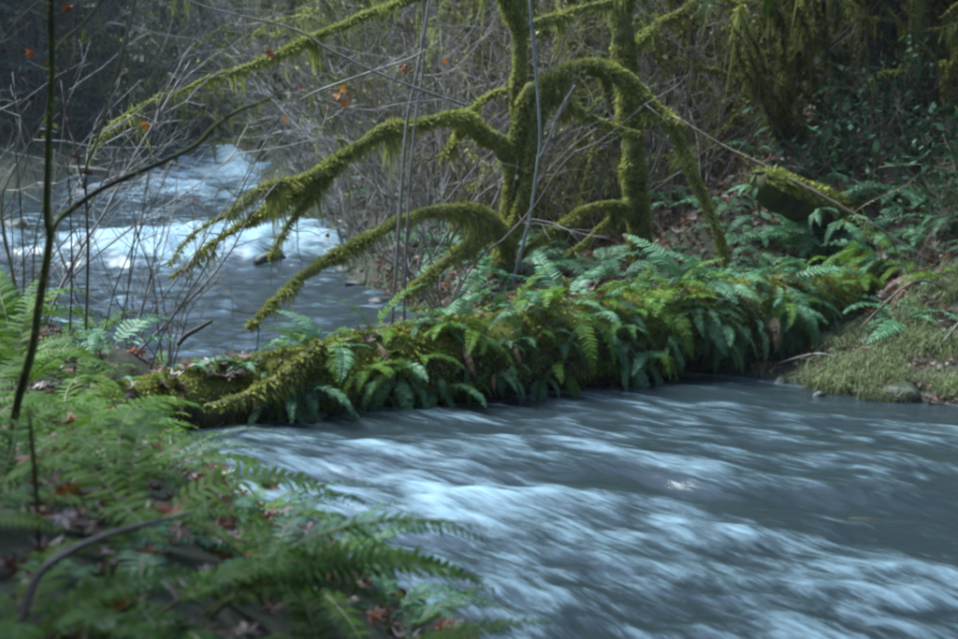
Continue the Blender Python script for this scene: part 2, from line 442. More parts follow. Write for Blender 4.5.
gy = axis((-60, -2, 3), (-2, 1, .3), (1, 13, .08), (13, 30, .22), (30, 60, .8), (60, 200, 8))
V, q = grid(gx, gy, gz)
o = MB().add(V, q).build("ground", M['ground'], kind="structure")

LOG = catmull([(-2.55, 7.95, .08), (-1.75, 8.42, .10), (-0.75, 8.92, .20), (0.3, 9.36, .27), (1.2, 9.88, .29), (2.0, 10.35, .34), (2.6, 10.75, .40), (3.5, 11.5, .50)], 10)
def log_y(x): return np.interp(x, LOG[:, 0], LOG[:, 1])
def log_z(x): return np.interp(x, LOG[:, 0], LOG[:, 2])
LOG_R = [.20, .24, .27, .31, .32, .31, .25, .14]
def log_r(x): return np.interp(x, np.interp(np.linspace(0, 1, 8), np.linspace(0, 1, len(LOG)), LOG[:, 0]), LOG_R)

# near stream: streamlines x = n + F(y), bending towards the viewer
def F(y):
    y = np.asarray(y, float)
    u = np.clip(y - 5.2, 0, None)
    return -(0.55 * y + 0.11 * u ** 2)
def add_uv(o, s, n):
    me = o.data
    uv = me.uv_layers.new(name="flow")
    li = np.zeros(len(me.loops), np.int32); me.loops.foreach_get("vertex_index", li)
    uv.data.foreach_set("uv", np.stack([s[li], n[li]], 1).astype(np.float32).ravel())
def near_water():
    xs = np.linspace(-2.6, 7.6, 420); t = np.linspace(0, 1, 330)
    X, Tt = np.meshgrid(xs, t)
    top = np.where(X < 1.9, log_y(np.minimum(X, 1.9)) + .12, np.interp(X, [1.9, 3.0, 4.5, 7.6], [10.43, 9.9, 9.2, 8.2]))
    Y = .8 + (top - .8) * Tt ** .9
    n = X - F(Y); s = -Y * 1.45 + .25 * X
    nn = n * .62
    wv = fbm(s * 1.6, nn * 3.2, 0, 3)
    rp = fbm(s * 3.6, nn * 8.5, 5, 3)
    z = .038 * wv + .020 * rp + .006 * fbm(s * 7.0, nn * 22, 9, 2)
    foam = .18 * fbm(s * .9, nn * 1.3, 31, 3) + .34 * np.clip(wv, -.6, 1) + .36 * rp - .08
    foam += .30 * np.exp(-((Y - np.where(X < 2.2, log_y(X) - log_r(X), 99)) / .10) ** 2) * np.clip(.5 + 1.5 * fbm(X * 5, Y * 5, 2, 2), 0, 1)
    # a ledge under water: smooth tongue sliding down, then a breaking standing wave
    yl = np.interp(X, [-2, -1.2, -.3, .45, 1.0, 1.6, 2.3, 4], [7.15, 7.0, 6.85, 6.95, 6.75, 6.55, 6.3, 6.0]) + .12 * fbm(X * 2.2, X * 0, 2, 3)
    d = Y - yl
    amp = .55 + .45 * fbm(X * 1.5, 3.3, 0, 2)
    z += -.042 * np.exp(-((d - .12) / .17) ** 2) * amp + .026 * np.exp(-((d + .20) / .2) ** 2) * amp
    z += .03 * sstep(-.1, .5, d)
    below = sstep(.12, -.25, d)
    foam += .16 * below * np.exp(np.minimum(d, 0) / 3.2) - .35 * np.exp(-((d - .15) / .18) ** 2) * sstep(-.8, .1, X) + .10 * amp * np.exp(-((d + .18) / .12) ** 2)
    foam += .14 * sstep(1.0, -1.0, X) * (d > -9) - .10 * sstep(1.2, 2.6, X)
    for px, py, rx, ry, hz, fm in ((600, 484, .30, .22, .03, -.42), (455, 455, .35, .3, .02, .25), (470, 492, .5, .18, .02, .42), (665, 520, .14, .08, .0, .40),
                                   (830, 452, .42, .25, .015, -.32), (875, 462, .3, .2, .02, .22), (830, 525, .5, .22, .012, -.40), 
                                   (240, 480, .4, .3, .03, .40), (700, 470, .4, .15, .02, .18), (380, 425, .6, .2, .0, -.22), (700, 395, 1.2, .4, 0, -.22)):
        c = G(px, py)
        e = np.exp(-(((X - c[0]) * .85 + (Y - c[1]) * -.5) / rx) ** 2 - (((X - c[0]) * .5 + (Y - c[1]) * .85) / ry) ** 2)
        z += hz * e; foam += fm * e
    edge = sstep(.0, .5, -sdist(X, Y, NEAR))
    z = z * (.25 + .75 * edge)
    V = np.stack([X, Y, z], -1).reshape(-1, 3)
    N_, m = X.shape
    i = (np.arange(N_ - 1)[:, None] * m + np.arange(m - 1)[None]).ravel()
    o = MB().add(V, np.stack([i, i + 1, i + m + 1, i + m], 1), tint=foam.ravel()).build("stream", M['water_near'], kind="structure")
    add_uv(o, s.ravel(), nn.ravel())
near_water()
def far_water():
    ys = axis((9.0, 14, .045), (14, 30, .07), (30, 47, .3)); xs = axis((-13, -8, .2), (-8, .2, .055))
    X, Y = np.meshgrid(xs, ys)
    X = X.copy(); 
    keepY = np.maximum(Y, log_y(X) - .05)
    Y = np.where(Y < 13, 13 - (13 - keepY), Y)
    rap = np.exp(-((Y - 18.2 - .25 * (X + 4)) / 1.3) ** 2) * (.35 + .65 * sstep(-6.6, -4.4, X)) * sstep(-9, -7, X)
    up = sstep(23, 27, Y)
    cw = fbm(X * 1.5 + .6 * Y, Y * 1.5, 0, 4); ch = fbm(X * 3.4, Y * 3.4, 4, 3)
    z = river_z(Y) + (.06 + .20 * rap + .18 * up) * cw + (.05 + .05 * rap) * ch + .10 * rap
    foam = -.12 + .35 * np.exp(-((X + 3.6) / 1.1) ** 2 - ((Y - 18.4) / 1.0) ** 2) + .75 * rap * (1 + .9 * fbm(X * 1.3, Y * 1.6, 40, 3)) + .35 * cw + .30 * ch + .40 * up * sstep(-7.5, -5.5, X) + .35 * np.exp(-((Y - 24.6) / .9) ** 2 - ((X + 6.7) / .9) ** 2) + .25 * fbm(X * .5, Y * .35, 8, 3)
    foam += .38 * sstep(19.2, 21, Y) * sstep(-7.0, -5.6, X) * (.8 + .8 * cw)
    foam += .28 * sstep(19.5, 21, Y) * sstep(24, 22.5, Y) * fbm(X * .6, Y * .6, 12, 3) - .12 * sstep(13.5, 10, Y)
    V = np.stack([X, Y, z], -1).reshape(-1, 3)
    n, m = X.shape
    i = (np.arange(n - 1)[:, None] * m + np.arange(m - 1)[None]).ravel()
    o = MB().add(V, np.stack([i, i + 1, i + m + 1, i + m], 1), tint=foam.ravel()).build("river", M['water_far'], kind="structure")
    add_uv(o, (X * .9 - Y * .25).ravel(), (Y * 1.0 + .3 * X).ravel())
far_water()

# ------------------------------------------------------------------ fallen log across the stream
def local(P, o): return np.asarray(P, float) - np.array(o.location)
g = empty("fallen_log", (-.2, 9.1, 0.0))
tag(g, "long moss covered log lying across the stream, buried under ferns", "log")
Lp = local(LOG, g)
MB().tube(Lp, np.array(LOG_R) * .96, 22, lump=.10, freq=3.5).build("log_trunk", M['deadwood'], g)
mb = MB()
mb.tube(Lp + np.array([0, .02, .035]), np.array(LOG_R) * .985, 26, lump=.10, freq=4.5, tint=.15)
mb.sprigs(Lp + np.array([0, .02, .035]), np.array(LOG_R) * 1.04, 9000, .042, .008, down=.5, seed=3, lo=-.7, beard=1.5)
mb.build("moss", M['moss'], g, "stuff")

# ------------------------------------------------------------------ mossy trees
def mossy_tree(name, loc, trunks, limbs, label, group=None, bark='moss_bark', moss='moss', dens=13000, mlen=.042, seed=1, cat="tree", beard=3.0):
    g = empty(name, loc)
    tag(g, label, cat, group)
    allp = []
    def one(nm, pts, rad, sides):
        rad = np.array(rad) * .88
        P = local(catmull(pts, 14), g)
        wob = fbm(P[:, 0] * 3, P[:, 1] * 3, P[:, 2] * 3 + seed, 2)
        P = P + np.stack([wob, np.roll(wob, 2), np.roll(wob, 5)], 1) * min(.06, .7 * max(rad))
        mb_ = MB().tube(P, rad, sides, lump=.55, freq=11)
        if nm != "trunk":
            r_ = np.random.default_rng(len(allp) + seed * 100)
            for k_ in range(5):
                j_ = r_.integers(len(P) // 3, len(P) - 1)
                d_ = (P[j_] - P[j_ - 1]) / np.linalg.norm(P[j_] - P[j_ - 1]) + r_.normal(0, .55, 3) + np.array([0, 0, -.15])
                mb_.tube(wander(P[j_], d_ / np.linalg.norm(d_), r_.uniform(.2, .7), 6, .18, -.02, r_), [.007, .002], 3)
        mb_.build(nm, M[bark], g)
        allp.append((P, rad))
    for p, r in trunks: one("trunk", p, r, 22)
    for p, r in limbs: one("limb" if max(r) > .03 else "branch", p, r, 14)
    mb = MB()
    for k, (P, rad) in enumerate(allp):
        mb.sprigs(P, np.array(rad) * 1.03, dens, mlen, .0052, down=.40, seed=seed * 31 + k, beard=beard, lo=-1.2)
    mb.build("moss", M[moss], g, "stuff")
    return g
def px(lst, y0, y1=None):
    n = len(lst)
    y1 = y0 if y1 is None else y1
    return [W(a[0], a[1], y0 + (y1 - y0) * i / max(1, n - 1)) for i, a in enumerate(lst)]
YM = 12.6
b0 = W(498, 305, YM)
mossy_tree("maple_tree", (b0[0], b0[1], float(gz(b0[0], b0[1]))),
    [(px([(497, 330), (499, 295), (504, 250), (511, 200), (514, 150), (519, 100), (521, 50), (517, 0), (508, -80), (500, -200), (515, -330)], YM), [.15, .11, .086, .07, .064, .066, .064, .062, .05]),
     (px([(502, 275), (511, 240), (521, 205), (531, 160), (537, 115), (551, 82), (580, 68), (611, 71), (637, 87), (664, 116), (682, 128)], YM - .12, YM - .3), [.08, .07, .062, .064, .074, .086, .088, .074, .058, .04])],
    [(px([(511, 175), (514, 140), (527, 97), (548, 82), (566, 76)], YM - .1, YM - .2), [.06, .075, .07, .06]),
     (px([(512, 165), (498, 150), (484, 138), (470, 121), (452, 118), (420, 122), (387, 129), (360, 144), (333, 163), (302, 187), (270, 207), (240, 226), (222, 238), (192, 261), (165, 282)], YM, YM - 2.0), [.10, .10, .066, .052, .048, .046, .044, .038, .028, .016, .008]),
     (px([(340, 158), (318, 172), (293, 182), (263, 188), (228, 214), (191, 236), (169, 266)], YM - 1.1, YM - 2.2), [.03, .035, .034, .02, .01, .006]),
     (px([(338, 162), (323, 183), (300, 209), (282, 235), (270, 260)], YM - 1.1, YM - 1.5), [.026, .026, .022, .014, .008]),
     (px([(468, 124), (478, 106), (495, 94), (515, 88)], YM, YM - .05), [.045, .032, .03, .03]),
     (px([(463, 118), (459, 130), (455, 142), (440, 158)], YM - .3, YM - .5), [.035, .03, .018, .008]),
     (px([(506, 240), (500, 229), (484, 215), (459, 209), (425, 212), (404, 218), (383, 230), (338, 254), (300, 277), (278, 299), (250, 326)], YM - .05, YM - 2.2), [.07, .07, .06, .052, .046, .042, .036, .028, .016]),
     (px([(488, 228), (478, 239), (442, 264), (404, 296)], YM - .3, YM - 1.2), [.05, .055, .05, .038]),
     (px([(666, 117), (679, 138), (688, 158), (700, 188), (712, 215), (721, 238), (726, 268)], YM - .3, YM - .5), [.05, .04, .035, .04, .03, .035, .012]),
     (px([(517, -90), (490, -60), (450, -22), (405, 2), (374, 12), (337, 28), (305, 41), (283, 52), (252, 66), (211, 78), (180, 91), (150, 101), (114, 124), (97, 144), (87, 170)], YM, YM - 2.0), [.055, .05, .042, .038, .034, .028, .018, .012, .009, .007, .004]),
     (px([(521, 30), (550, 18), (575, 11), (604, 3), (640, -12)], YM, YM + .6), [.045, .03, .028, .024, .015]),
     (px([(517, 20), (506, 5), (492, -15), (470, -40)], YM, YM - .3), [.06, .055, .05, .03]),
     (px([(569, 103), (586, 116), (611, 126), (640, 133)], YM + .1, YM + .5), [.04, .045, .035, .02]),
     (px([(555, 84), (562, 95), (569, 104), (560, 120)], YM - .1, YM), [.05, .045, .04, .012]),
     (px([(586, 116), (594, 105), (603, 97)], YM + .2, YM + .3), [.02, .018, .012]),
     (px([(600, 72), (607, 82), (606, 92)], YM - .2, YM - .1), [.04, .035, .015])],
    "moss draped maple with arching limbs standing behind the log, river on its left", seed=2)
YR = 13.4
b1 = W(646, 300, YR)
mossy_tree("maple_tree", (b1[0], b1[1], float(gz(b1[0], b1[1]))),
    [(px([(648, 325), (645, 290), (640, 250), (636, 200), (632, 130), (626, 60), (620, 0), (614, -100), (622, -220), (610, -330)], YR), [.19, .135, .115, .108, .11, .12, .115, .11, .09, .07])],
    [(px([(634, 212), (624, 206), (602, 205), (577, 215), (556, 228), (518, 256)], YR, YR - .9), [.06, .05, .04, .035, .025, .015]),
     (px([(633, 196), (622, 209), (590, 238), (552, 268)], YR, YR - .6), [.05, .04, .03, .018]),
     (px([(626, 60), (650, 30), (680, 12), (720, -20)], YR, YR + .8), [.05, .035, .028, .02])],
    "upright mossy trunk to the right of the arching maple", seed=5, beard=1.0)
# small mossy stub behind the log
b2 = W(563, 300, 11.0)
mossy_tree("tree_stump", (b2[0], b2[1], float(gz(b2[0], b2[1]))), [(px([(563, 325), (563, 305), (564, 290), (562, 278)], 11.0), [.09, .075, .07, .045])], [],
           "small rounded mossy stub poking up just behind the log", seed=8, cat="stump")

# ------------------------------------------------------------------ ferns
def frond_mesh(name, e0, e1, side, pairs, mat_leaf, width=.115, seed=0, fold=.25, long=True, curl=.25):
    g_ = np.random.default_rng(seed)
    n = pairs + 6
    t = np.linspace(0, 1, n)
    el = R(e0) + (R(e1) - R(e0)) * t ** .9
    az = R(side) * t ** 1.3
    d = np.stack([np.cos(el) * np.cos(az), np.cos(el) * np.sin(az), np.sin(el)], 1)
    P = np.vstack([[0, 0, 0], np.cumsum(d[:-1] / (n - 1), axis=0)])
    T = d
    S = np.stack([-np.sin(az), np.cos(az), np.zeros(n)], 1)
    U = np.cross(T, S)
    mb = MB()
    mb.tube(P[::2], np.linspace(.0065, .0015, len(P[::2])), 4, mat=1)
    k = np.arange(5, n - 1)
    tt = (k - 5) / (n - 6)
    prof = np.minimum(1, (.45 + tt * 4.2)) * (1 - tt ** 1.9) ** .8 + .03
    for sg in (-1, 1):
        L = width * prof * (.88 + .24 * g_.random(len(k)))
        c = P[k]; fw = T[k]; ss = S[k] * sg; up = U[k]
        tw = g_.normal(0, .18, len(k))
        f = fold + g_.normal(0, .12, len(k)) 
        dirn = ss + fw * (.30 + .25 * tt)[:, None] + up * f[:, None]
        dirn /= np.linalg.norm(dirn, axis=1)[:, None]
        wd = fw * np.cos(tw)[:, None] + up * np.sin(tw)[:, None]
        hw = ((.42 / n) * (.8 + .2 * (prof > .5)))[:, None]
        mid = c + dirn * (L * .5)[:, None] 
        tip = c + dirn * L[:, None] - up * (L * curl * (.6 + .8 * g_.random(len(k))))[:, None] + fw * (L * .12)[:, None]
        q3 = c + dirn * (L * .8)[:, None] - up * (L * curl * .35)[:, None]
        Vv = np.stack([c - wd * hw * .8, c + wd * hw * .9, mid + wd * hw, mid - wd * hw * .85, q3 + wd * hw * .6, q3 - wd * hw * .5, tip], 1).reshape(-1, 3)
        i = np.arange(len(k))[:, None] * 7
        qd = np.vstack([i + np.array([[0, 1, 2, 3]]), i + np.array([[3, 2, 4, 5]])])
        mb.add(Vv, qd, i + np.array([[5, 4, 6]]), 0, np.repeat(np.clip(.5 + g_.normal(0, .16, len(k)) + .15 * (1 - tt), 0, 1), 7))
    return mb.mesh(name, [mat_leaf, M['rachis']], smooth=False)
FR = {}
for st, (e0, e1) in dict(up=(72, 5), arch=(58, -35), low=(35, -55), hang=(12, -84), drape=(-15, -88)).items():
    for mname in ('fern', 'fern_bright'):
        FR[st, mname] = [frond_mesh("frond", e0 + random.uniform(-6, 6), e1 + random.uniform(-8, 8), random.uniform(-35, 35), 20, M[mname], width=.15, seed=len(FR) * 10 + i, fold=random.uniform(-.1, .3)) for i in range(4)]
FR['big', 'fern'] = [frond_mesh("frond", e0, e1, sd, 32, M[mn], width=.105, seed=900 + i, fold=fo, curl=.3) for i, (e0, e1, sd, fo, mn) in enumerate(
    ((40, -38, 10, .1, 'fern_bright'), (28, -45, -15, .2, 'fern_bright'), (48, -20, 18, .05, 'fern_bright'), (34, -30, -8, .15, 'fern_bright'), (55, -30, 0, .1, 'fern')))]
FR['pale', 'fern'] = [frond_mesh("frond", 25, -50, 12, 30, M['fern_pale'], width=.13, seed=77)]
FR['dead', 'fern'] = [frond_mesh("frond", 5, -80, 20, 18, M['leaf_dead'], width=.11, seed=78 + i, curl=.6) for i in range(2)]
def fern(loc, size, n, styles, az0=0, spread=360, mname='fern', seed=0, tilt=0.0):
    r = random.Random(seed)
    g = empty("fern", loc, 0, 1.0)
    for i in range(n):
        st = r.choice(styles)
        me = r.choice(FR[st, mname if (st, mname) in FR else 'fern'])
        if r.random() < .05 and st in ('hang', 'low', 'drape'): me = r.choice(FR['dead', 'fern'])
        o = link("frond", me, g)
        a = az0 + (i + .5 - n / 2) * spread / n + r.uniform(-.4, .4) * spread / n
        s = size * r.uniform(.65, 1.1)
        o.scale = (s, s * r.uniform(.85, 1.1), s)
        o.rotation_euler = (R(r.uniform(-22, 22)), R(r.uniform(-10, 10) + tilt), R(a))
        o.location = (r.uniform(-.025, .025), r.uniform(-.025, .025), 0)
    return g
# ferns on the log: a crest row, a middle row and a row hanging over the water
rows = {'crest': [], 'face': [], 'hang': []}
for k, x in enumerate(np.arange(-1.35, 3.1, .15)):
    x = x + random.uniform(-.16, .16); big = random.choice((.6, .8, 1.0, 1.0, 1.3)); y, z, r = float(log_y(x)), float(log_z(x)), float(log_r(x))
    sz = float(np.interp(x, [-1.4, -.6, .5, 3], [.32, .48, .54, .54]))
    rows['crest'].append(fern((x, y - random.uniform(-.05, .12), z + r * .93), sz * big, random.choice((6, 7, 8)), ['up', 'arch', 'low', 'low', 'hang'], -90, 330, random.choice(('fern', 'fern_bright')), seed=k))
for k, x in enumerate(np.arange(-1.45, 3.0, .135)):
    x = x + random.uniform(-.15, .15); big = random.choice((.6, .8, 1.0, 1.0, 1.3)); y, z, r = float(log_y(x)), float(log_z(x)), float(log_r(x))
    a = R(random.uniform(15, 50))
    if vnoise(x * 2.0, 9.1) < -.65: continue
    rows['face'].append(fern((x + .3 * r * math.cos(a), y - .95 * r * math.cos(a) * .9, z + r * math.sin(a)), float(np.interp(x, [-1.5, -.5, 3], [.32, .46, .52])) * big, random.choice((6, 7, 8)), ['arch', 'low', 'hang', 'drape'], -80, 250, random.choice(('fern', 'fern_bright')), seed=100 + k))
for k, x in enumerate(np.arange(-1.4, 2.6, .13)):
    x = x + random.uniform(-.16, .16); big = random.choice((.6, .8, 1.0, 1.0, 1.3)); y, z, r = float(log_y(x)), float(log_z(x)), float(log_r(x))
    if vnoise(x * 2.3, 4.4) < -.6: continue
    rows['hang'].append(fern((x + .3 * r, y - .93 * r, z + r * random.uniform(-.35, .35)), random.uniform(.32, .44) * big, random.choice((5, 6, 7)), ['low', 'hang', 'drape', 'drape'], -80, 210, random.choice(('fern', 'fern', 'fern', 'fern_bright')), seed=200 + k))
for k, (x, sz) in enumerate(((-2.25, .36), (-2.05, .30), (-1.85, .34), (-1.65, .28), (-1.5, .32))):
    rows['crest'].append(fern((x, float(log_y(x)) + random.uniform(-.12, .1), float(log_z(x) + log_r(x) * .9)), sz, 7, ['arch', 'low', 'hang'], -60, 340, 'fern_bright' if k % 2 else 'fern', seed=260 + k))
number_row(rows['crest'], "sword fern growing along the top of the fallen log", "fern", "ferns along the top of the log")
number_row(rows['face'], "sword fern on the water side of the fallen log", "fern", "ferns on the side of the log")
number_row(rows['hang'], "drooping sword fern hanging low over the stream off the log", "fern", "ferns hanging over the stream")

# right bank ferns
bank = []
for k in range(44):
    for _ in range(80):
        p = (random.uniform(1.9, 4.8), random.uniform(10.2, 13.0))
        z = float(gz(*p)); u, v = proj((p[0], p[1], z))
        if 690 < u < 985 and 190 < v < 345 and float(sdist(np.array(p[0]), np.array(p[1]), NEAR)) > (.25 if p[0] < 2.4 else 1.0) and all(math.hypot(p[0] - b.location.x, p[1] - b.location.y) > .24 for b in bank): break
    else: continue
    bank.append(fern((p[0], p[1], z - .01), random.uniform(.4, .68), random.choice((8, 9, 10)), ['arch', 'low', 'low', 'hang'], -90, 330, random.choice(('fern', 'fern', 'fern_bright')), seed=300 + k))
number_row(bank, "sword fern on the steep right bank", "fern", "ferns on the right bank")

# foreground bank ferns, close to the camera
near = []
spots = []
edge = NEAR[1:9]
ek = np.cumsum(np.r_[0, np.linalg.norm(np.diff(edge, axis=0), axis=1)])
for t in np.arange(.1, ek[-1], .5):                      # along the water's edge, leaning out over the stream
    q_ = np.array([np.interp(t, ek, edge[:, 0]), np.interp(t, ek, edge[:, 1])])
    spots.append((q_[0] - random.uniform(.35, .6), q_[1] + random.uniform(-.1, .1), float(np.interp(q_[1], [2, 4.6, 6, 8], [.60, .50, .32, .20])), -10, 200, 9, 'big'))
for x, y, sz, m in ((-.75, 2.9, .62, 'big'), (-.35, 3.0, .70, 'big'), (-.95, 3.5, .62, 'arch'), (-.6, 3.6, .7, 'big'), (-1.15, 4.2, .7, 'arch'), (-.75, 4.3, .6, 'big'), (-1.5, 4.9, .7, 'arch'), (-1.2, 5.1, .5, 'arch'), (-1.75, 5.7, .75, 'arch'),
                   (-1.45, 5.9, .45, 'low'), (-2.1, 6.5, .8, 'arch'), (-1.8, 6.7, .45, 'low'), (-2.55, 7.2, .85, 'up'), (-2.3, 7.5, .6, 'arch'), (-2.9, 8.2, .9, 'up'), (-2.45, 8.6, .75, 'arch'), (-2.0, 8.75, .36, 'low'),
                   (-3.3, 9.3, .85, 'up'), (-2.75, 9.4, .7, 'arch'), (-2.2, 9.2, .5, 'arch'), (-3.6, 10.1, .8, 'arch'), (-.15, 2.5, .55, 'big'), (-1.3, 3.0, .5, 'arch'), (.05, 3.6, .55, 'big'), (-.9, 2.5, .5, 'arch'), (-.55, 2.45, .5, 'arch'), (-1.4, 3.7, .6, 'arch'), (-.3, 4.0, .5, 'arch'), (-1.7, 4.4, .6, 'arch'), (-2.0, 5.1, .7, 'arch'), (-2.4, 5.9, .75, 'arch')):
    spots.append((x, y, sz, 0, 340, 7, m))
spots += [(-.66, 3.05, .78, 0, 50, 4, 'big'), (-.36, 2.8, .62, -6, 60, 4, 'big')]
for k, (x, y, sz, az, spd, n, m) in enumerate(spots):
    near.append(fern((x, y, float(gz(x, y)) - .01), sz, n, [m, m, 'arch'] if m != 'big' else ['big'], az, spd, 'fern_bright' if k % 6 else 'fern', seed=500 + k))
number_row(near, "lush fern clump on the near left bank", "fern", "ferns on the near left bank")
p = W(158, 512, 4.5)
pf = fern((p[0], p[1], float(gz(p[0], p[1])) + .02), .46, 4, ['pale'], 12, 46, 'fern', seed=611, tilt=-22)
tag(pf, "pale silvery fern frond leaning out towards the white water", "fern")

# ------------------------------------------------------------------ leaves
def maple_leaf(curl=.25, seed=0):
    r = np.random.default_rng(seed)
    ang = np.radians([-90, -62, -38, -8, 22, 45, 68, 90, 112, 135, 158, 188, 218, 242])
    rad = np.array([.12, .42, .34, .85, .40, .78, .46, 1.0, .46, .78, .40, .85, .34, .42]) * .5
    x, y = np.cos(ang) * rad, np.sin(ang) * rad
    z = curl * (x * x + .6 * y * y) * 1.6 + r.normal(0, .035, len(x))
    V = np.vstack([[0, 0, -.02], np.stack([x, y, z], 1)])
    n = len(x); j = np.arange(n)
    return V, np.stack([np.zeros(n, int), 1 + j, 1 + (j + 1) % n], 1)
LV = [maple_leaf(c, i) for i, c in enumerate((.5, -.6, 1.0, -.3))]
def rotm(a, b, c):
    ca, sa, cb, sb, cc, sc = math.cos(a), math.sin(a), math.cos(b), math.sin(b), math.cos(c), math.sin(c)
    return np.array([[cc, -sc, 0], [sc, cc, 0], [0, 0, 1]]) @ np.array([[cb, 0, sb], [0, 1, 0], [-sb, 0, cb]]) @ np.array([[1, 0, 0], [0, ca, -sa], [0, sa, ca]])
leaf_me = {}
for mn in ('leaf_dead', 'leaf_pale', 'leaf_red', 'leaf_orange'):
    leaf_me[mn] = [MB().add(v, tris=t).mesh("dead_leaf", M[mn], smooth=False) for v, t in LV]
def leaf(loc, size, mn, flat=True, name="dead_leaf", parent=None):
    o = link(name, random.choice(leaf_me[mn]), parent)
    o.location = [float(v) for v in loc]; o.scale = (size,) * 3
    o.rotation_euler = (R(random.uniform(-28, 28)), R(random.uniform(-28, 28)), R(random.uniform(0, 360))) if flat else (R(90 + random.uniform(-25, 25)), R(180 + random.uniform(-25, 25)), R(random.uniform(-60, 60)))
    return o
fallen = []
for k in range(52):                               # on the log
    x = random.choice((random.uniform(-2.2, -1.4), random.uniform(-2.0, -1.5), random.uniform(-1.3, -.6), random.uniform(-.5, 2.4)))
    y, z, r = float(log_y(x)), float(log_z(x)), float(log_r(x)); a = R(random.uniform(35, 110))
    fallen.append(leaf((x, y - r * math.cos(a) * 1.05, z + r * math.sin(a) * 1.12 + .03), random.uniform(.11, .17), random.choice(('leaf_pale', 'leaf_pale', 'leaf_dead'))))
number_row(fallen, "curled brown maple leaf lying on the mossy log", "leaf", "dead leaves on the log")
fallen = []
for k in range(98):
    u, v = random.uniform(0, 330), random.uniform(330, 640)
    Y = float(np.interp(v, [330, 400, 480, 560, 640], [8.6, 6.6, 4.6, 3.5, 2.7])) * random.uniform(.9, 1.1)
    p = W(u, v, Y)
    if float(sdist(np.array(p[0]), np.array(p[1]), NEAR)) < .1 or float(sdist(np.array(p[0]), np.array(p[1]), FAR)) < .1: continue
    fallen.append(leaf((p[0], p[1], float(gz(p[0], p[1])) + random.uniform(.04, .15)), random.uniform(.09, .15), random.choice(('leaf_red', 'leaf_dead', 'leaf_pale', 'leaf_dead', 'leaf_red'))))
number_row(fallen, "rusty dead maple leaf lying among ferns on the left bank", "leaf", "dead leaves on the left bank")
def litter(n, name, label, region, mats, size, lift=.02):
    mb = MB(); c = 0
    xs = rng.uniform(region[0], region[1], n); ys = rng.uniform(region[2], region[3], n)
    zs = gz(xs, ys); ok = (sdist(xs, ys, NEAR) > .05) & (sdist(xs, ys, FAR) > .05)
    for x, y, z in zip(xs[ok], ys[ok], zs[ok]):
        v, t = LV[c % 4]; c += 1
        m = rotm(random.gauss(0, .45), random.gauss(0, .45), random.uniform(0, 6.3))
        mb.add((v @ m.T) * random.uniform(*size) + (x, y, z + lift * random.random() + .015), None, t, random.randrange(len(mats)), random.random())
    o = mb.build(name, [M[k] for k in mats], kind="stuff", smooth=False)
    tag(o, label, "leaves")
litter(4200, "leaf_litter", "brown leaf litter scattered over the near left bank", (-4.5, 1, 1.5, 10.5), ['leaf_dead', 'leaf_red', 'leaf_dead', 'leaf_pale'], (.07, .13))
litter(1500, "leaf_litter", "pale wet leaves strewn over the grassy right bank", (1.9, 4.6, 8.6, 11.3), ['leaf_pale', 'leaf_dead', 'leaf_dead'], (.05, .10), .05)
litter(7000, "leaf_litter", "fallen brown leaves at the foot of the mossy maples", (-1.2, 6, 10.8, 16), ['leaf_dead', 'leaf_dead', 'leaf_red', 'leaf_pale'], (.09, .15), .05)
litter(8000, "leaf_litter", "brown and red leaf litter covering the hillside behind the trees", (-3.5, 13, 10.0, 30), ['leaf_dead', 'leaf_dead', 'leaf_dead', 'leaf_pale'], (.09, .17), .06)

# ------------------------------------------------------------------ bare shrubs and twigs
def stem(mb, base, d, L, rad, r, sides=4, twigs=9, sub=3, lift=-.02, mat=0):
    P = wander(base, d, L, 9, .10, lift, r)
    mb.tube(P, [rad, rad * .75, rad * .3], sides, mat=mat)
    for k in range(twigs):
        i = r.integers(2, 9)
        dd = (P[i] - P[i - 1]); dd /= np.linalg.norm(dd)
        dd = dd + r.normal(0, .6, 3); dd /= np.linalg.norm(dd)
        Q = wander(P[i], dd, L * r.uniform(.18, .42), 5, .16, .02, r)
        mb.tube(Q, [rad * .42, rad * .16], 3, mat=mat)
        for s_ in range(sub):
            j = r.integers(1, 5)
            d3 = (Q[j + 1] - Q[j]); d3 /= np.linalg.norm(d3)
            d3 = d3 + r.normal(0, .6, 3)
            mb.tube(wander(Q[j], d3 / np.linalg.norm(d3), L * r.uniform(.06, .17), 3, .15, 0, r), [rad * .2, rad * .09], 3, mat=mat)
    return P
def scatter_leaves(mb, P, n, size, mat, r, spread=.3):
    for k in range(n):
        v, t = LV[k % 4]
        c = P[r.integers(3, len(P))] + r.normal(0, spread, 3)
        mb.add((v @ rotm(*(r.uniform(0, 6.3, 3))).T) * r.uniform(*size) + c, None, t, mat, r.random())
shrubs = []
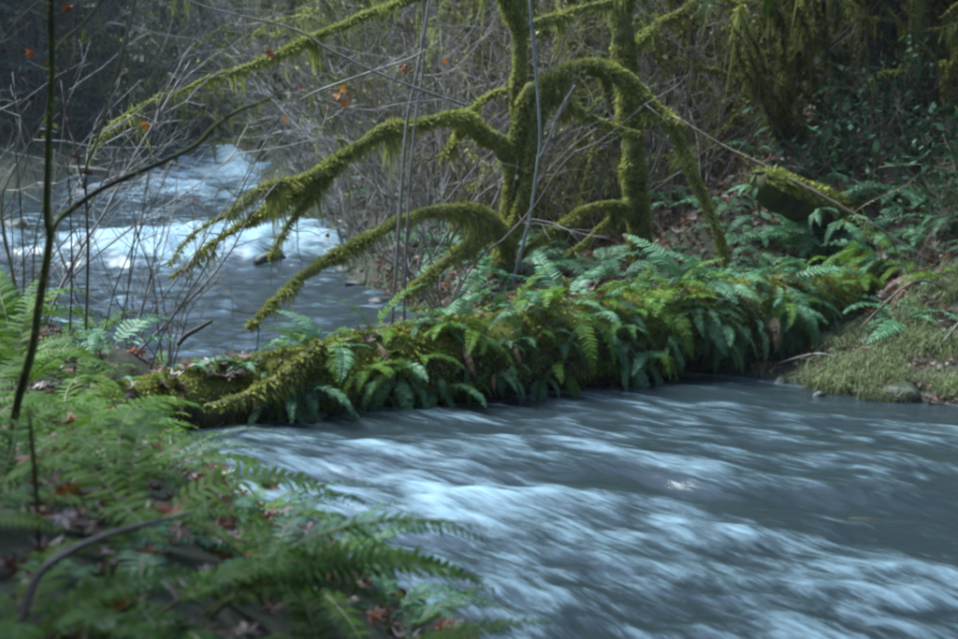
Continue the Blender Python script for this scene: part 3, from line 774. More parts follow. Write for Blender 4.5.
for v_ in range(7):
    r = np.random.default_rng(40 + v_)
    parts = []
    for k in range(7):
        mb = MB()
        a = r.uniform(0, 6.28)
        lean = r.uniform(.15, .75)
        P = stem(mb, (r.normal(0, .06), r.normal(0, .06), -.05), (math.cos(a) * lean, math.sin(a) * lean, 1), r.uniform(1.6, 3.4), r.uniform(.008, .016), r, lift=-.03)
        if v_ in (1, 4): scatter_leaves(mb, P, 7, (.04, .075), 1, r)
        if v_ in (2, 6): scatter_leaves(mb, P, 5, (.06, .10), 1, r)
        parts.append(mb)
    tw = M[('twig', 'twig_brown', 'moss_bark', 'twig', 'moss_bark', 'twig_brown', 'twig')[v_]]
    lf = M['leaf_sunfleck'] if v_ in (1, 4) else M['leaf_dead']
    joined = MB()
    for p_ in parts:
        V = np.vstack(p_.v)
        joined.add(V, np.vstack(p_.q), None, 0, np.concatenate(p_.tint))
        for t_, m_ in zip(p_.t, p_.tm):
            joined.t.append(t_ + joined.n - len(V)); joined.tm.append(m_)
    shrubs.append(([p_.mesh("stem", [tw, lf]) for p_ in parts], joined.mesh("bare_shrub", [tw, lf])))
def in_view(x, y, z, mx=70):
    u, v = proj((x, y, z)); return -mx < u < 958 + mx
def place_shrubs(n, region, parts, sc, sink=0.0, clear=.25, test=None):
    out = []
    tries = 0
    while len(out) < n and tries < n * 80:
        tries += 1
        x, y = random.uniform(*region[:2]), random.uniform(*region[2:])
        if min(float(sdist(np.array(x), np.array(y), NEAR)), float(sdist(np.array(x), np.array(y), FAR))) < clear: continue
        if test and not test(x, y): continue
        z = float(gz(x, y))
        if not in_view(x, y, z): continue
        v_ = random.randrange(7); s = random.uniform(*sc); rz = random.uniform(0, 6.28)
        if parts:
            o = empty("bare_shrub", (x, y, z - sink), rz, s)
            for me in shrubs[v_][0]: link("stem", me, o)
        else:
            o = link("bare_shrub", shrubs[v_][1]); o.location = (x, y, z - sink); o.rotation_euler = (0, 0, rz); o.scale = (s,) * 3
        out.append(o)
    return out
front = []
for x, y, s_ in ((-2.75, 9.9, .8), (-3.5, 10.3, .95), (-2.2, 9.35, .5), (-.35, 12.5, .9), (.1, 12.9, .8), (-.75, 14.0, .9), (-1.75, 17.6, 1.0), (-2.3, 19.4, 1.0), (-3.1, 22.3, 1.0), (-.9, 15.2, .9), (-4.2, 11.05, .9)):
    o = empty("bare_shrub", (x, y, float(gz(x, y)) - .02), random.uniform(0, 6.28), s_)
    for me in shrubs[random.choice((0, 3, 5, 6))][0]: link("stem", me, o)
    front.append(o)
number_row(front, "bare twiggy shrub at the edge of the river", "shrub", "bare shrubs at the river's edge")
ok = lambda x, y: not (x < .9 and y < 12.2)
number_row(place_shrubs(40, (-.6, 6, 13.9, 17.5), True, (.6, 1.05), test=lambda x, y: ok(x, y) and x / y < .22), "bare twiggy shrub just behind the log and the maples", "shrub", "bare shrubs behind the log")
number_row(place_shrubs(7, (2.9, 5.5, 10.9, 13.6), True, (.3, .5), clear=1.1), "small bare shrub on the right bank by the broken log", "shrub", "bare shrubs on the right bank")
number_row(place_shrubs(64, (-3, 8, 16, 22), False, (.8, 1.3), test=lambda x, y: x / y < .20), "leafless shrub in the thicket halfway up the hillside", "shrub", "bare shrubs halfway up the hill")
number_row(place_shrubs(60, (-4, 12, 22, 30), False, (1.0, 1.6)), "leafless grey shrub high on the hillside", "shrub", "bare shrubs high on the hill")
number_row(place_shrubs(40, (-14, -3.5, 27.5, 36), False, (1.0, 1.7)), "leafless shrub on the far bank beyond the rapids", "shrub", "bare shrubs beyond the river")

# ------------------------------------------------------------------ background mossy stems, firs
def make_bg_tree(v_):
    r = np.random.default_rng(80 + v_)
    H = r.uniform(7, 9)
    P = wander((0, 0, -.2), (r.normal(0, .12), r.normal(0, .12), 1), H, 12, .05, .02, r)
    rad = [r.uniform(.10, .17), .08, .05, .03]
    tr, mo, br = MB(), MB(), []
    tr.tube(catmull(P, 3), rad, 8, lump=.25, freq=6)
    mo.sprigs(catmull(P, 3), rad, 1300, .06, .016, seed=v_, beard=2)
    for k in range(9):
        i = r.integers(1, 9); a = r.uniform(0, 6.28)
        Q = wander(P[i], (math.cos(a), math.sin(a), r.uniform(.1, .9)), r.uniform(1.0, 2.6), 8, .20, -.07, r)
        b = MB().tube(catmull(Q, 2), [.035, .025, .010], 5, lump=.3, freq=9)
        for s_ in range(5):
            j = r.integers(2, 8)
            b.tube(wander(Q[j], r.normal(0, .7, 3) + (Q[j] - Q[j - 1]) * 3, r.uniform(.4, .9), 5, .15, -.03, r), [.010, .004], 3)
        br.append(b.mesh("branch", M['bark_dark'] if v_ % 2 else M['moss_bark']))
        mo.sprigs(catmull(Q, 3), [.04, .03, .012], 1600, .07, .015, seed=v_ * 50 + k, beard=4)
    return tr.mesh("trunk", M['bark_dark'] if v_ % 2 else M['moss_bark']), br, mo.mesh("moss", M['moss'] if v_ % 3 else M['moss_dark'])
BG = [make_bg_tree(i) for i in range(5)]
def bg_tree(x, y, s, rz, v_):
    tr, br, mo = BG[v_]
    g = empty("mossy_tree", (x, y, float(gz(x, y))), rz, s)
    link("trunk", tr, g)
    for b in br: link("branch", b, g)
    link("moss", mo, g, "stuff")
    return g
mid = []
for (u, Y, s, v_) in ((455, 17, .8, 1), (412, 20, .8, 3), (380, 24, 1.0, 1), (338, 23, .9, 0), (575, 19, .7, 2), (690, 17, .6, 4), (745, 15.5, .55, 2), (790, 18, .9, 0), (715, 22, .9, 3), (660, 24, 1, 1),
                      (820, 16, .6, 4), (915, 13.2, .5, 2), (945, 17, .9, 1), (600, 26, 1.1, 3), (500, 25, 1.0, 1), (540, 22, .8, 4), (840, 23, 1.1, 3), (900, 22, 1.1, 0), (770, 25, 1.2, 1)):
    x = (u - CX) / FPX * Y * 1.0
    mid.append(bg_tree(x, Y, s, random.uniform(0, 6.28), v_))
for (u, Y, s_, v_) in ((548, 16, .6, 0), (585, 15, .5, 2), (675, 16.5, .6, 0), (705, 14.8, .5, 4), (735, 18.5, .8, 2), (768, 16, .6, 0), (855, 14.5, .6, 4), (880, 17, .9, 2), (480, 20, .8, 0), (435, 18, .7, 2), (395, 21, .8, 4), (360, 20.5, .7, 2), (320, 25, .9, 4), (610, 19, .8, 0), (640, 17.5, .7, 4), (810, 20, 1.0, 2)):
    mid.append(bg_tree((u - CX) / FPX * Y, Y, s_, random.uniform(0, 6.28), v_))
number_row(mid, "slender mossy tree on the brushy hillside", "tree", "mossy trees on the hillside")
farl = [bg_tree((u - CX) / FPX * Y, Y, s, random.uniform(0, 6.28), v_) for u, Y, s, v_ in ((15, 30, 1, 1), (60, 33, 1, 3), (112, 31, .9, 0), (150, 34, 1.1, 1), (182, 36, 1.1, 3), (222, 33, .9, 1), (262, 30, .9, 2), (300, 27, .9, 3), (250, 38, 1.2, 0))]
number_row(farl, "thin mossy tree on the far bank upstream of the rapids", "tree", "trees beyond the river")
def make_fir(v_, zmin=.5, nbr=135):
    r = np.random.default_rng(300 + v_)
    H = 13.0
    tr = MB(); P = np.array([[0, 0, -.3 + H * t] for t in np.linspace(0, 1, 14)]); P[:, :2] += r.normal(0, .03, (14, 2))
    tr.tube(P, [.24, .2, .14, .03], 10, lump=.2, freq=5)
    br, fo = MB(), MB()
    for k in range(nbr):
        z = zmin + (H - .3 - zmin) * r.random() ** 1.25
        L = (1 - z / H) * 2.9 * r.uniform(.6, 1.05) + .3
        a = r.uniform(0, 6.28)
        Q = wander((0, 0, z), (math.cos(a), math.sin(a), r.uniform(-.05, .25)), L, 7, .05, -.045, r)
        br.tube(Q, [.022, .006], 3)
        n = int(L * 44)
        i = r.integers(1, 8, n); f = r.random(n)[:, None]
        c = Q[i - 1] * (1 - f) + Q[i] * f
        dirn = (Q[i] - Q[i - 1]) / np.linalg.norm(Q[i] - Q[i - 1], axis=1)[:, None]
        sd = np.cross(dirn, [0, 0, 1]) * r.choice([-1, 1], n)[:, None]
        ln = r.uniform(.18, .48, n)[:, None] * (1.1 - .6 * i[:, None] / 8)
        tip = c + (dirn * .7 + sd * r.uniform(.3, 1, n)[:, None] + r.normal(0, .15, (n, 3))) * ln; tip[:, 2] -= ln[:, 0] * r.uniform(.1, .6, n)
        w = np.cross(tip - c, np.array([0, 0, 1]) + r.normal(0, .5, (n, 3))); w /= np.linalg.norm(w, axis=1)[:, None] + 1e-9; w *= .028
        m_ = c * .45 + tip * .55
        V = np.stack([c, m_ + w, tip, m_ - w], 1).reshape(-1, 3)
        fo.add(V, np.arange(n)[:, None] * 4 + np.array([[0, 1, 2, 3]]), tint=np.repeat(r.random(n), 4))
    return tr.mesh("trunk", M['bark_fir']), br.mesh("branches", M['bark_fir']), fo.mesh("crown", M['conifer'], smooth=False)
FIR = [make_fir(i) for i in range(3)] + [make_fir(7, 4.2, 150)]
def fir(x, y, s, v_):
    g = empty("fir_tree", (x, y, float(gz(x, y))), random.uniform(0, 6.28), s)
    link("trunk", FIR[v_][0], g); link("branches", FIR[v_][1], g, "stuff"); link("crown", FIR[v_][2], g)
    return g
number_row([fir((u - CX) / FPX * Y, Y, s, v_) for u, Y, s, v_ in ((-25, 33, .9, 0), (20, 29.5, .6, 1), (70, 36, 1, 2), (112, 31.5, .55, 0), (160, 40, 1.1, 1), (215, 44, 1.1, 2), (290, 46, 1.2, 0), (-60, 28, .7, 2), (-6, 27.0, .6, 1), (40, 28, .62, 0), (88, 29, .6, 2), (15, 30, .8, 0), (65, 31, .85, 1), (132, 30, .42, 1), (-32, 27, .5, 0), (38, 33, .75, 2), (178, 34, .6, 0), (210, 35, .55, 1))],
           "dark green conifer on the far bank left of the rapids", "conifer", "conifers beyond the river")
number_row([fir((u - CX) / FPX * Y, Y, s, v_) for u, Y, s, v_ in ((868, 19, 1.2, 1), (960, 24, 1.2, 2), (800, 33, 1.2, 0), (690, 40, 1.2, 1), (560, 42, 1.2, 2), (440, 40, 1.1, 0), (1010, 17, .9, 0), (840, 17.5, .5, 0), (905, 16.5, .55, 2), (948, 15.5, .5, 1), (985, 14.5, .5, 0), (800, 20, .6, 2), (880, 20, .7, 0))],
           "dark conifer standing high on the right hillside", "conifer", "conifers on the hillside")
shade_firs = [fir(-2.9, 3.7, 1.5, 3), fir(-3.9, .4, 1.5, 3), fir(.9, -.9, 1.5, 3), fir(2.4, -2.2, 1.5, 3), fir(-6.2, 4.2, 1.4, 3), fir(-1.5, -3.0, 1.5, 3)] + [fir(x, y, s, i % 3) for i, (x, y, s) in enumerate(((-8, 3, 1.2), (-6.5, -3, 1.3), (-2, -6, 1.2), (3, -7, 1.3), (8.5, -4, 1.2), (10.5, 2, 1.3), (11, 7, 1.1), (-9.5, 7, 1.2), (0, -11, 1.4), (6, -11, 1.4), (-11, -1, 1.4), (-5, -9, 1.3), (-7, -.3, 1.0), (9.5, 11.5, 1.1)))]  # unseen firs added round the viewer to shade the near bank and stream
for i, o in enumerate(sorted(shade_firs, key=lambda o: o.location.x)): tag(o, "tall unseen conifer added around the viewer to shade the scene, %s from the left" % ordinal(i + 1), "conifer", "unseen shade conifers around the viewer")
tag(fir((872 - CX) / FPX * 13.6, 13.6, .72, 3), "dark straight conifer trunk at the upper right corner of the picture", "conifer")
# evergreen bushes with small glossy leaves
def make_bush(v_):
    r = np.random.default_rng(600 + v_); st = MB(); lf = MB()
    for k in range(16):
        a = r.uniform(0, 6.28)
        P = wander((r.normal(0, .15), r.normal(0, .15), -.05), (math.cos(a) * .8, math.sin(a) * .8, r.uniform(.5, 1.2)), r.uniform(.5, 1.1), 6, .18, -.05, r)
        st.tube(P, [.008, .003], 3)
        n = 34; i = r.integers(1, 7, n); c = P[i] + r.normal(0, .07, (n, 3))
        d = r.normal(0, 1, (n, 3)); d[:, 2] -= .3; d /= np.linalg.norm(d, axis=1)[:, None]
        w = np.cross(d, r.normal(0, .4, (n, 3)) + np.array([0, 0, 1])); w /= np.linalg.norm(w, axis=1)[:, None]
        L = r.uniform(.05, .10, n)[:, None]
        V = np.stack([c, c + d * L * .5 + w * L * .28, c + d * L, c + d * L * .5 - w * L * .28], 1).reshape(-1, 3)
        lf.add(V, np.arange(n)[:, None] * 4 + np.array([[0, 1, 2, 3]]), tint=np.repeat(r.random(n), 4))
    return st.mesh("stems", M['twig_brown']), lf.mesh("foliage", M['bush'], smooth=False)
BUSH = [make_bush(i) for i in range(3)]
bs = []; tries = 0
while len(bs) < 9 and tries < 4000:
    tries += 1
    x, y = random.uniform(-1, 8), random.uniform(11.5, 20)
    x, y = random.uniform(3, 6), random.uniform(11, 14.5)
    if min(float(sdist(np.array(x), np.array(y), NEAR)), float(sdist(np.array(x), np.array(y), FAR))) < .9: continue
    z = float(gz(x, y)); u, v = proj((x, y, z))
    if not 560 < u < 1010: continue
    g = empty("evergreen_bush", (x, y, z), random.uniform(0, 6.28), random.uniform(.6, 1.3)); k = random.randrange(3)
    link("stems", BUSH[k][0], g, "stuff"); link("foliage", BUSH[k][1], g, "stuff"); bs.append(g)
number_row(bs, "low evergreen bush with small leaves on the right hillside", "bush", "evergreen bushes on the hillside")
# vine maples: clumps of arching stems thick with brown moss
def make_vine(v_):
    r = np.random.default_rng(500 + v_); st = []; mo = MB()
    for k in range(7):
        a = r.uniform(0, 6.28); lean = r.uniform(.2, .9)
        P = catmull(wander((r.normal(0, .08), r.normal(0, .08), -.1), (math.cos(a) * lean, math.sin(a) * lean, 1), r.uniform(2.2, 4.2), 9, .14, -.075, r), 2)
        b = MB().tube(P, [.032, .026, .012], 6, lump=.3, freq=9)
        mo.sprigs(P, [.05, .045, .02], 1500, .065, .014, seed=v_ * 90 + k, beard=3)
        for s_ in range(7):
            j = r.integers(4, len(P) - 1)
            Q = wander(P[j], r.normal(0, .6, 3) + (P[j] - P[j - 1]) * 6, r.uniform(.5, 1.3), 6, .15, -.03, r)
            b.tube(Q, [.010, .004], 4)
            if s_ < 4: mo.sprigs(Q, [.022, .008], 1800, .05, .012, seed=v_ * 91 + k * 7 + s_, beard=3)
        st.append(b.mesh("stem", M['bark_dark'] if v_ % 2 else M['moss_bark']))
    return st, mo.mesh("moss", M['moss_dark'] if v_ != 1 else M['moss'])
VINE = [make_vine(i) for i in range(4)]
vm = []
for u, Y, s_ in ((560, 15.5, .7), (600, 17, .9), (680, 15, .75), (720, 16, 1.0), (760, 17.5, 1.1), (800, 15.5, .9), (840, 17, 1.1), (780, 20, 1.2), (880, 15, .9), (925, 16, 1.0), (470, 18, .9), (430, 21, 1.0), (640, 20, 1.1), (720, 24, 1.3), (340, 24, 1.0), (520, 20, 1.0), (950, 14, .8), (380, 27, 1.2), (600, 25, 1.2), (860, 21, 1.2), (300, 28, 1.0), (820, 14.5, .9), (855, 15.5, 1.0), (900, 17.5, 1.2), (940, 19, 1.3), (770, 14.6, .7), (830, 18.5, 1.2), (745, 19.5, 1.1), (690, 18, 1.0), (975, 15, 1.1), (800, 22.5, 1.3), (785, 13.8, .6), (832, 13.7, .6), (902, 13.6, .7), (945, 12.9, .6), (862, 14.2, .7), (920, 14.6, .8)):
    x = (u - CX) / FPX * Y; v_ = len(vm) % 4
    g = empty("vine_maple", (x, Y, float(gz(x, Y))), random.uniform(0, 6.28), s_)
    for me in VINE[v_][0]: link("stem", me, g)
    link("moss", VINE[v_][1], g, "stuff"); vm.append(g)
number_row(vm, "clump of arching moss hung stems on the hillside", "vine maple", "vine maples on the hillside")
# hillside ferns
hf = []
tries = 0
while len(hf) < 98 and tries < 3000:
    tries += 1
    x, y = random.uniform(-3, 9), random.uniform(11.2, 19)
    if min(float(sdist(np.array(x), np.array(y), NEAR)), float(sdist(np.array(x), np.array(y), FAR))) < .3: continue
    z = float(gz(x, y)); u, v = proj((x, y, z))
    if not (300 < u < 990): continue
    hf.append(fern((x, y, z - .02), random.uniform(.5, .95), 7, ['arch', 'low', 'arch'], 0, 360, 'fern', seed=800 + len(hf)))
number_row(hf, "sword fern on the hillside among the bare shrubs", "fern", "ferns on the hillside")

# ------------------------------------------------------------------ named twigs, saplings and dead sticks
def sapling(name, label, paths, m, cat="sapling", moss=None, leaves=(), sides=7, extra=0, seed=0):
    p0 = paths[0][0][0]
    g = empty(name, p0); tag(g, label, cat)
    r = np.random.default_rng(seed)
    allp = []
    for i, (pts, rad) in enumerate(paths):
        P = local(catmull(pts, 7), g)
        mb = MB().tube(P, rad, sides, lump=.18, freq=14)
        for k in range(extra):
            j = r.integers(len(P) // 4, len(P) - 2)
            d = P[j + 1] - P[j]; d /= np.linalg.norm(d); d = d + r.normal(0, .55, 3)
            Q = wander(P[j], d / np.linalg.norm(d), r.uniform(.15, .55), 6, .15, .02, r)
            mb.tube(Q, [min(rad) * .6 + .001, .0012], 3)
        mb.build("stem" if i == 0 else "branch", m, g)
        allp.append((P, rad))
    if moss:
        mb = MB()
        for k, (P, rad) in enumerate(allp): mb.sprigs(P, np.array(rad), *moss, seed=seed * 7 + k, beard=2)
        mb.build("moss", M['moss'], g, "stuff")
    for (u, v, Y, sz, mn) in leaves:
        leaf(local(W(u, v, Y), g), sz, mn, False, "leaf", g)
    return g
YS = 4.2
sapling("dark_sapling", "thin dark sapling at the left edge with one long branch over the river",
        [(px([(10, 470), (16, 410), (33, 346), (38, 310), (43, 280), (50, 236), (47, 213), (49, 133), (52, 67), (51, 0), (48, -120), (52, -260)], YS), [.015, .014, .013, .012, .011, .010, .009]),
         (px([(49, 238), (56, 224), (67, 213), (100, 190), (134, 174), (167, 160), (197, 144), (214, 127), (240, 110), (262, 102), (284, 90)], YS, YS + .3), [.008, .010, .009, .008, .007, .006, .003]),
         (px([(51, 60), (64, 40), (85, 22), (110, -10)], YS, YS + .2), [.006, .005, .003])],
        M['sapling'], moss=(1500, .022, .004), seed=4, extra=3)
sapling("pale_sapling", "slim pale grey sapling rising in front of the arching maple",
        [(px([(508, 305), (515, 275), (523, 245), (531, 210), (537, 167), (540, 134), (535, 60), (530, 0), (527, -120), (532, -260)], 11.9), [.019, .017, .015, .014, .013, .011]),
         (px([(538, 160), (547, 144), (560, 110), (575, 85)], 11.9, 11.8), [.014, .012, .009, .005])], M['twig_pale'], seed=5, extra=2)
sapling("pale_sapling", "pair of faint grey stems in front of the maple's left limbs",
        [(px([(392, 325), (395, 285), (400, 213), (407, 124), (420, 57), (430, -10), (436, -140)], 11.0), [.016, .015, .013, .012, .010]),
         (px([(404, 325), (405, 285), (408, 213), (415, 124), (424, 57), (422, -10), (418, -140)], 11.2), [.013, .012, .011, .010, .008])], M['twig'], seed=6, extra=6)
sapling("leafy_sapling", "leaning bare sapling with orange leaves hanging in the middle of the picture",
        [(px([(468, 106), (430, 93), (387, 77), (330, 50), (290, 28), (200, 5), (120, -30)], 10.4, 9.6), [.011, .010, .010, .008, .006, .004]),
         (px([(300, 100), (320, 90), (370, 72), (413, 57), (440, 40)], 10.0), [.006, .007, .006, .004]),
         (px([(302, 90), (340, 105), (370, 110), (400, 104), (455, 98)], 10.2), [.004, .005, .005, .004])], M['twig'], seed=7, extra=9,
        leaves=((342, 88, 10.1, .13, 'leaf_orange'), (344, 102, 10.1, .14, 'leaf_red'), (338, 95, 10.1, .12, 'leaf_orange'), (407, 68, 10.2, .15, 'leaf_red'), (402, 66, 10.2, .10, 'leaf_red'), (301, 85, 10.0, .08, 'leaf_red'),
                (270, 52, 9.9, .13, 'leaf_red'), (284, 119, 9.9, .09, 'leaf_orange'), (445, 60, 10.2, .08, 'leaf_orange')))
sapling("leafy_sapling", "spindly bare sapling with a few orange leaves at the far left over the river",
        [(px([(86, 330), (88, 250), (86, 172), (97, 140), (120, 60), (135, 0), (150, -100)], 6.6), [.008, .007, .006, .005, .004]),
         (px([(88, 210), (120, 150), (146, 124), (170, 90), (200, 50)], 6.6), [.004, .004, .003, .002]),
         (px([(88, 200), (80, 170), (70, 110), (66, 40), (64, -40)], 6.6), [.004, .004, .003, .002])], M['twig_brown'], seed=8, extra=7,
        leaves=((146, 124, 6.5, .085, 'leaf_orange'), (77, 157, 6.6, .09, 'leaf_dead'), (88, 172, 6.6, .09, 'leaf_dead'), (68, 7, 6.6, .09, 'leaf_red'), (30, 52, 6.6, .08, 'leaf_red')))
# bare whips standing in front of the river
for k, (pts, Y, rad, txt) in enumerate((
        ([(150, 372), (165, 330), (205, 268), (232, 210), (262, 150), (300, 80)], 8.6, .006, "dark bare whip slanting up from the bank before the white rapids"),
        ([(120, 330), (128, 290), (140, 230), (150, 160), (158, 60)], 8.8, .005, "thin dark whip standing upright left of the rapids"),
        ([(105, 330), (118, 280), (150, 210), (185, 140), (230, 70)], 9.0, .005, "thin bare whip leaning right across the upstream water"),
        ([(70, 330), (72, 270), (70, 200), (66, 120), (70, 20)], 7.6, .006, "dark upright whip beside the thin sapling at the left edge"),
        ([(22, 330), (24, 270), (20, 200), (14, 110), (20, 10)], 8.0, .006, "leftmost bare whip at the very edge of the picture"),
        ([(178, 345), (186, 336), (200, 328), (212, 321)], 8.2, .016, "short broken dark stick jutting from the bank towards the river"),
        ([(233, 350), (232, 300), (225, 260), (205, 225), (190, 215)], 8.8, .003, "hair thin pale stem curving over the calm river water"))):
    sapling("bare_whip" if k != 5 else "broken_stick", txt, [(px(pts, Y), [rad, rad * .8, rad * .3] if k != 5 else [rad, rad, rad * .8])], M['bark_dark'] if k < 6 else M['twig_pale'], "twig", sides=5, extra=4 if k < 5 else 0, seed=20 + k)
# right side: dead leaning stick, broken mossy log, pale sticks
sapling("dead_stick", "long broken stick slanting down from the arching limb to the right bank",
        [(px([(672, 116), (686, 123), (718, 143), (748, 158), (786, 177), (824, 197), (859, 217), (894, 238), (940, 270), (960, 290)], 12.2, 11.2), [.010, .011, .016, .018, .012, .010, .009]),
         (px([(853, 214), (870, 202), (903, 187), (930, 165)], 11.6, 11.4), [.006, .005, .004]),
         (px([(890, 236), (897, 252), (905, 275), (916, 300)], 11.3), [.009, .008, .007, .006])], M['twig_brown'], "stick", seed=31, extra=2, moss=(1500, .025, .006))
sapling("dead_stick", "pale dry stick lying on the right bank under the leaning stick",
        [(px([(866, 222), (880, 228), (905, 246), (936, 262)], 10.9), [.006, .006, .005, .004])], M['twig'], "stick", seed=32)
sapling("dead_stick", "thin pale stick propped upright at the right edge of the bank",
        [(px([(898, 250), (906, 268), (916, 288), (926, 306)], 10.7), [.006, .006, .005, .004])], M['twig'], "stick", seed=33)
for k, (a_, b_, rr_) in enumerate((((2.25, 10.05), (2.75, 9.75), .010), ((2.9, 9.95), (3.3, 10.35), .008), ((3.4, 9.75), (4.1, 9.9), .009), ((3.0, 10.5), (3.7, 10.3), .012), ((2.5, 10.25), (2.9, 10.6), .007))):
    zz = [float(gz(*a_)) + .03, float(gz(*b_)) + .05]
    mid_ = ((a_[0] + b_[0]) / 2 + .04, (a_[1] + b_[1]) / 2 - .03, max(zz) + .03)
    sapling("fallen_twig", "dry %s twig lying on the grassy right bank, %s from the water" % (("grey", "brown")[k % 2], ordinal(k + 1)), [([np.array([*a_, zz[0]]), np.array(mid_), np.array([*b_, zz[1]])], [rr_, rr_ * .8, rr_ * .4])], M['twig' if k % 2 == 0 else 'twig_brown'], "twig", sides=5, extra=2, seed=60 + k)
bl = W(800, 205, 11.9)
g = empty("broken_log", bl); tag(g, "short dark broken log end with a mossy top jutting from the right hillside", "log")
P = local(catmull(px([(756, 186), (775, 192), (800, 203), (830, 216), (870, 228)], 11.6, 12.6), 8), g)
MB().tube(P, [.10, .16, .17, .17, .16], 14, lump=.35, freq=5).build("log_trunk", M['deadwood'], g)
mb = MB(); Pm = P + np.array([0, 0, .045])
mb.tube(Pm[4:], [.10, .14, .15, .155, .15], 14, lump=.25, freq=7, tint=.1)
r_ = np.random.default_rng(5); sl = MB()
for k in range(16):
    q0 = P[2] + r_.normal(0, .07, 3); sl.tube(wander(q0, P[0] - P[2] + r_.normal(0, .02, 3), r_.uniform(.1, .28), 3, .08, 0, r_), [.022, .003], 4)
sl.build("splinters", M['deadwood'], g, "stuff")
mb.sprigs(Pm, [.10, .155, .165, .165, .15], 4000, .05, .012, seed=9, lo=-.35, beard=1)
mb.build("moss", M['moss'], g, "stuff")
bf = [fern(W(u, v, 11.5), s, 5, ['low', 'hang'], az, 120, 'fern', seed=700 + u) for u, v, s, az in ((757, 188, .30, 200), (842, 222, .38, -80), (820, 212, .28, -90))]
number_row(bf, "small fern sprouting from the broken mossy log at right", "fern", "ferns on the broken log")
# mossy root along the left end of the fallen log
sapling("mossy_branch", "yellow green mossy branch lying along the left end of the log", [(px([(322, 345), (300, 364), (284, 377), (262, 390), (240, 400), (205, 408)], 8.5, 8.0), [.05, .05, .045, .045, .04, .025])], M['moss_bark'], "branch", moss=(5000, .035, .009), seed=41)
# foreground bent stem and dark stem
sapling("bent_twig", "bent grey twig arching through the ferns at the bottom left corner",
        [(px([(10, 640), (24, 610), (40, 573), (70, 552), (100, 538), (135, 527), (165, 520), (192, 513)], 2.5, 2.9), [.008, .009, .008, .007, .006, .004])], M['twig_brown'], "twig", seed=42)
sapling("dark_twig", "dark upright twig among the ferns near the lower left edge", [(px([(40, 560), (37, 500), (33, 450), (29, 410)], 3.0), [.006, .006, .004])], M['sapling'], "twig", seed=43, sides=5)
sapling("stick", "small brown stick caught on the surface of the near stream", [(px([(325, 473), (345, 471), (362, 467), (420, 452)], 7.4, 7.7), [.008, .008, .006, .003])], M['twig_brown'], "stick", seed=44, sides=5)
# overhanging leaves at the top right of the middle, close to the lens
g = empty("hanging_branch", W(745, -40, 3.2)); tag(g, "blurred bright green leafy sprig hanging into the top of the picture", "branch")
MB().tube(local(catmull(px([(860, -120), (800, -70), (745, -38), (720, -12)], 3.3, 3.2), 5), g), [.006, .005, .003], 5).build("stem", M['sapling'], g)
for (u, v, a) in ((733, -5, 215), (722, 5, 230), (772, 0, 265), (765, -15, 280)):
    o = link("leaf", FR['low', 'fern_bright'][0], g); p = local(W(u, v - 14, 3.2), g)
    o.location = [float(c) for c in p]; o.rotation_euler = (R(10), R(35), R(a)); o.scale = (.13, .16, .13)

# ------------------------------------------------------------------ rocks and grass
def rock(loc, s, seed, label):
    bm = MB(); n, m = 14, 9
    th = np.linspace(0, 2 * np.pi, n, endpoint=False); ph = np.linspace(-1.45, 1.45, m)
    A, B_ = np.meshgrid(th, ph)
    D = np.stack([np.cos(A) * np.cos(B_), np.sin(A) * np.cos(B_), np.sin(B_)], -1)
    rr = 1 + .75 * fbm(D[..., 0] * 1.5 + seed * 7, D[..., 1] * 1.5, D[..., 2] * 1.5, 4)
    V = (D * rr[..., None] * np.array(s)).reshape(-1, 3)
    i = np.arange(m - 1)[:, None] * n; j = np.arange(n)[None]; k = (j + 1) % n
    q = np.stack([i + j, i + k, i + n + k, i + n + j], -1).reshape(-1, 4)
    V = np.vstack([V, V[:n].mean(0), V[-n:].mean(0)])
    j = np.arange(n); k = (j + 1) % n
    t = np.vstack([np.stack([k, j, np.full(n, n * m)], 1), np.stack([(m - 1) * n + j, (m - 1) * n + k, np.full(n, n * m + 1)], 1)])
    o = bm.add(V, q, t).build("rock", M['rock']); o.location = [float(c) for c in loc]; o.rotation_euler = (0, 0, seed)
    if label: tag(o, label, "rock")
    return o
p = G(272, 262, .05); rock((p[0], p[1], .06), (.22, .16, .13), 1, "dark wet rock sticking out of the river below the rapids")
p = G(905, 402); rock((p[0], p[1] + .1, .0), (.17, .12, .10), 2, "dark wet mossy rock at the water's edge on the right")
p = G(838, 520); rock((p[0], p[1], -.075), (.26, .12, .08), 3, "mossy rock just breaking the surface of the near stream")
p = G(822, 448); rock((p[0], p[1], -.078), (.24, .12, .08), 4, "submerged dark rock upstream of the mossy one")
rk = []
for k, (u, v) in enumerate(((784, 386), (803, 390), (822, 399), (866, 400), (936, 404))):
    p = G(u, v); rk.append(rock((p[0], p[1] + random.uniform(.02, .2), .0), (random.uniform(.04, .10), random.uniform(.03, .07), random.uniform(.02, .05)), 10 + k, None))
number_row(rk, "small wet stone along the right hand shoreline", "stone", "stones along the right shore")
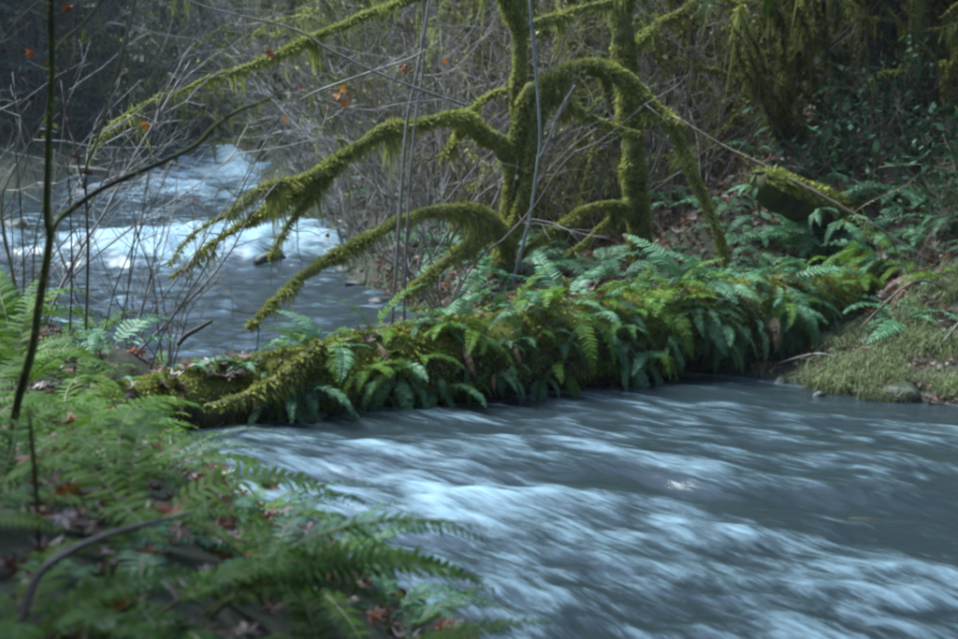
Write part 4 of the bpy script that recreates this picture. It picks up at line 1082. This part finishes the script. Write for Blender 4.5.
def grass(n, name, label, pick, L, mats):
    mb = MB(); pts = pick(n)
    m = len(pts)
    az = rng.uniform(0, 6.28, m); ln = rng.uniform(*L, m); lean = rng.uniform(.2, 1.1, m)
    d = np.stack([np.cos(az), np.sin(az), np.zeros(m)], 1); w = np.stack([-np.sin(az), np.cos(az), np.zeros(m)], 1) * .0032
    b = pts; a1 = b + d * (ln * lean * .35)[:, None] + np.array([0, 0, 1]) * (ln * .6)[:, None]
    a2 = b + d * (ln * lean)[:, None] + np.array([0, 0, 1]) * (ln * (.95 - .55 * lean))[:, None]
    V = np.stack([b - w, b + w, a1 + w * .8, a1 - w * .8, a2], 1).reshape(-1, 3)
    k = np.arange(m)[:, None] * 5
    mb.add(V, k + np.array([[0, 1, 2, 3]]), k + np.array([[3, 2, 4]]), 0, np.repeat(rng.random(m), 5))
    o = mb.build(name, M[mats], kind="stuff", smooth=False); tag(o, label, "grass")
def bank_pick(n):
    x = rng.uniform(1.9, 4.8, n); y = rng.uniform(8.6, 11.4, n)
    d = sdist(x, y, NEAR); k = (d > .04) & (d < 1.6 + .5 * vnoise(x * 2, y * 2)) & (vnoise(x * 3.4, y * 3.4, 7) + .6 * vnoise(x * 9, y * 9, 3) > -.12 + .3 * rng.random(n))
    return np.stack([x[k], y[k], gz(x[k], y[k])], 1)
grass(42000, "bank_grass", "short pale green grass on the low right bank", bank_pick, (.05, .22), 'grass')
def edge_pick(n):
    x = rng.uniform(-5.2, .4, n); y = rng.uniform(10.6, 27, n)
    d = sdist(x, y, FAR); k = (d > -.05) & (d < .8) & (vnoise(x * 2, y * 2, 5) > -.3)
    return np.stack([x[k], y[k], gz(x[k], y[k])], 1)
grass(22000, "river_edge_grass", "dark tufts of grass along the river's right edge below the maple", edge_pick, (.08, .3), 'bush')
er = []
for k, t in enumerate(np.linspace(0, 1, 10)):
    y = 10.8 + 13 * t + random.uniform(-.2, .2)
    x = float(np.interp(y, [10.8, 12.2, 14, 15.8, 18, 22, 27], [-.35, -.5, -.95, -1.55, -2.05, -3.25, -4.35])) + random.uniform(-.25, .12)
    er.append(rock((x, y, float(river_z(y)) * float(sstep(13, 16, y)) + .01), (random.uniform(.06, .16), random.uniform(.06, .14), random.uniform(.04, .09)), 50 + k, None))
number_row(er, "dark wet stone along the river's right edge", "stone", "stones along the river edge")
br_ = []
for k, (x, y, s_) in enumerate(((-6.8, 19.5, .22), (-3.9, 20.6, .16))):
    br_.append(rock((x, y, float(river_z(y)) - .02), (s_, s_ * .8, s_ * .62), 80 + k, None))
number_row(br_, "dark boulder breaking the white water of the rapids", "boulder", "boulders in the rapids")
def far_pick(n):
    x = rng.uniform(-13, -5, n); y = rng.uniform(25, 31, n)
    d = sdist(x, y, FAR); k = (d > .1) & (d < 3)
    return np.stack([x[k], y[k], gz(x[k], y[k])], 1)
grass(9000, "far_grass", "green grass on the flat far bank beyond the rapids", far_pick, (.15, .4), 'bush')

# ------------------------------------------------------------------ damp air over the river
m = bpy.data.materials.new("damp_air"); m.use_nodes = True
for n_ in list(m.node_tree.nodes):
    if n_.type != 'OUTPUT_MATERIAL': m.node_tree.nodes.remove(n_)
pv = m.node_tree.nodes.new("ShaderNodeVolumePrincipled")
pv.inputs["Color"].default_value = (.90, .95, 1.0, 1); pv.inputs["Density"].default_value = .0010
m.node_tree.links.new(pv.outputs[0], [n_ for n_ in m.node_tree.nodes if n_.type == 'OUTPUT_MATERIAL'][0].inputs["Volume"])
V = np.array([(x, y, z) for x in (-170, 170) for y in (-70, 210) for z in (-3, 62)], float)
hz = MB().add(V, [(0, 1, 3, 2), (4, 6, 7, 5), (0, 4, 5, 1), (2, 3, 7, 6), (0, 2, 6, 4), (1, 5, 7, 3)]).build("haze", m, kind="stuff", smooth=False)
tag(hz, "thin damp bluish haze hanging in the air over the river", "haze")
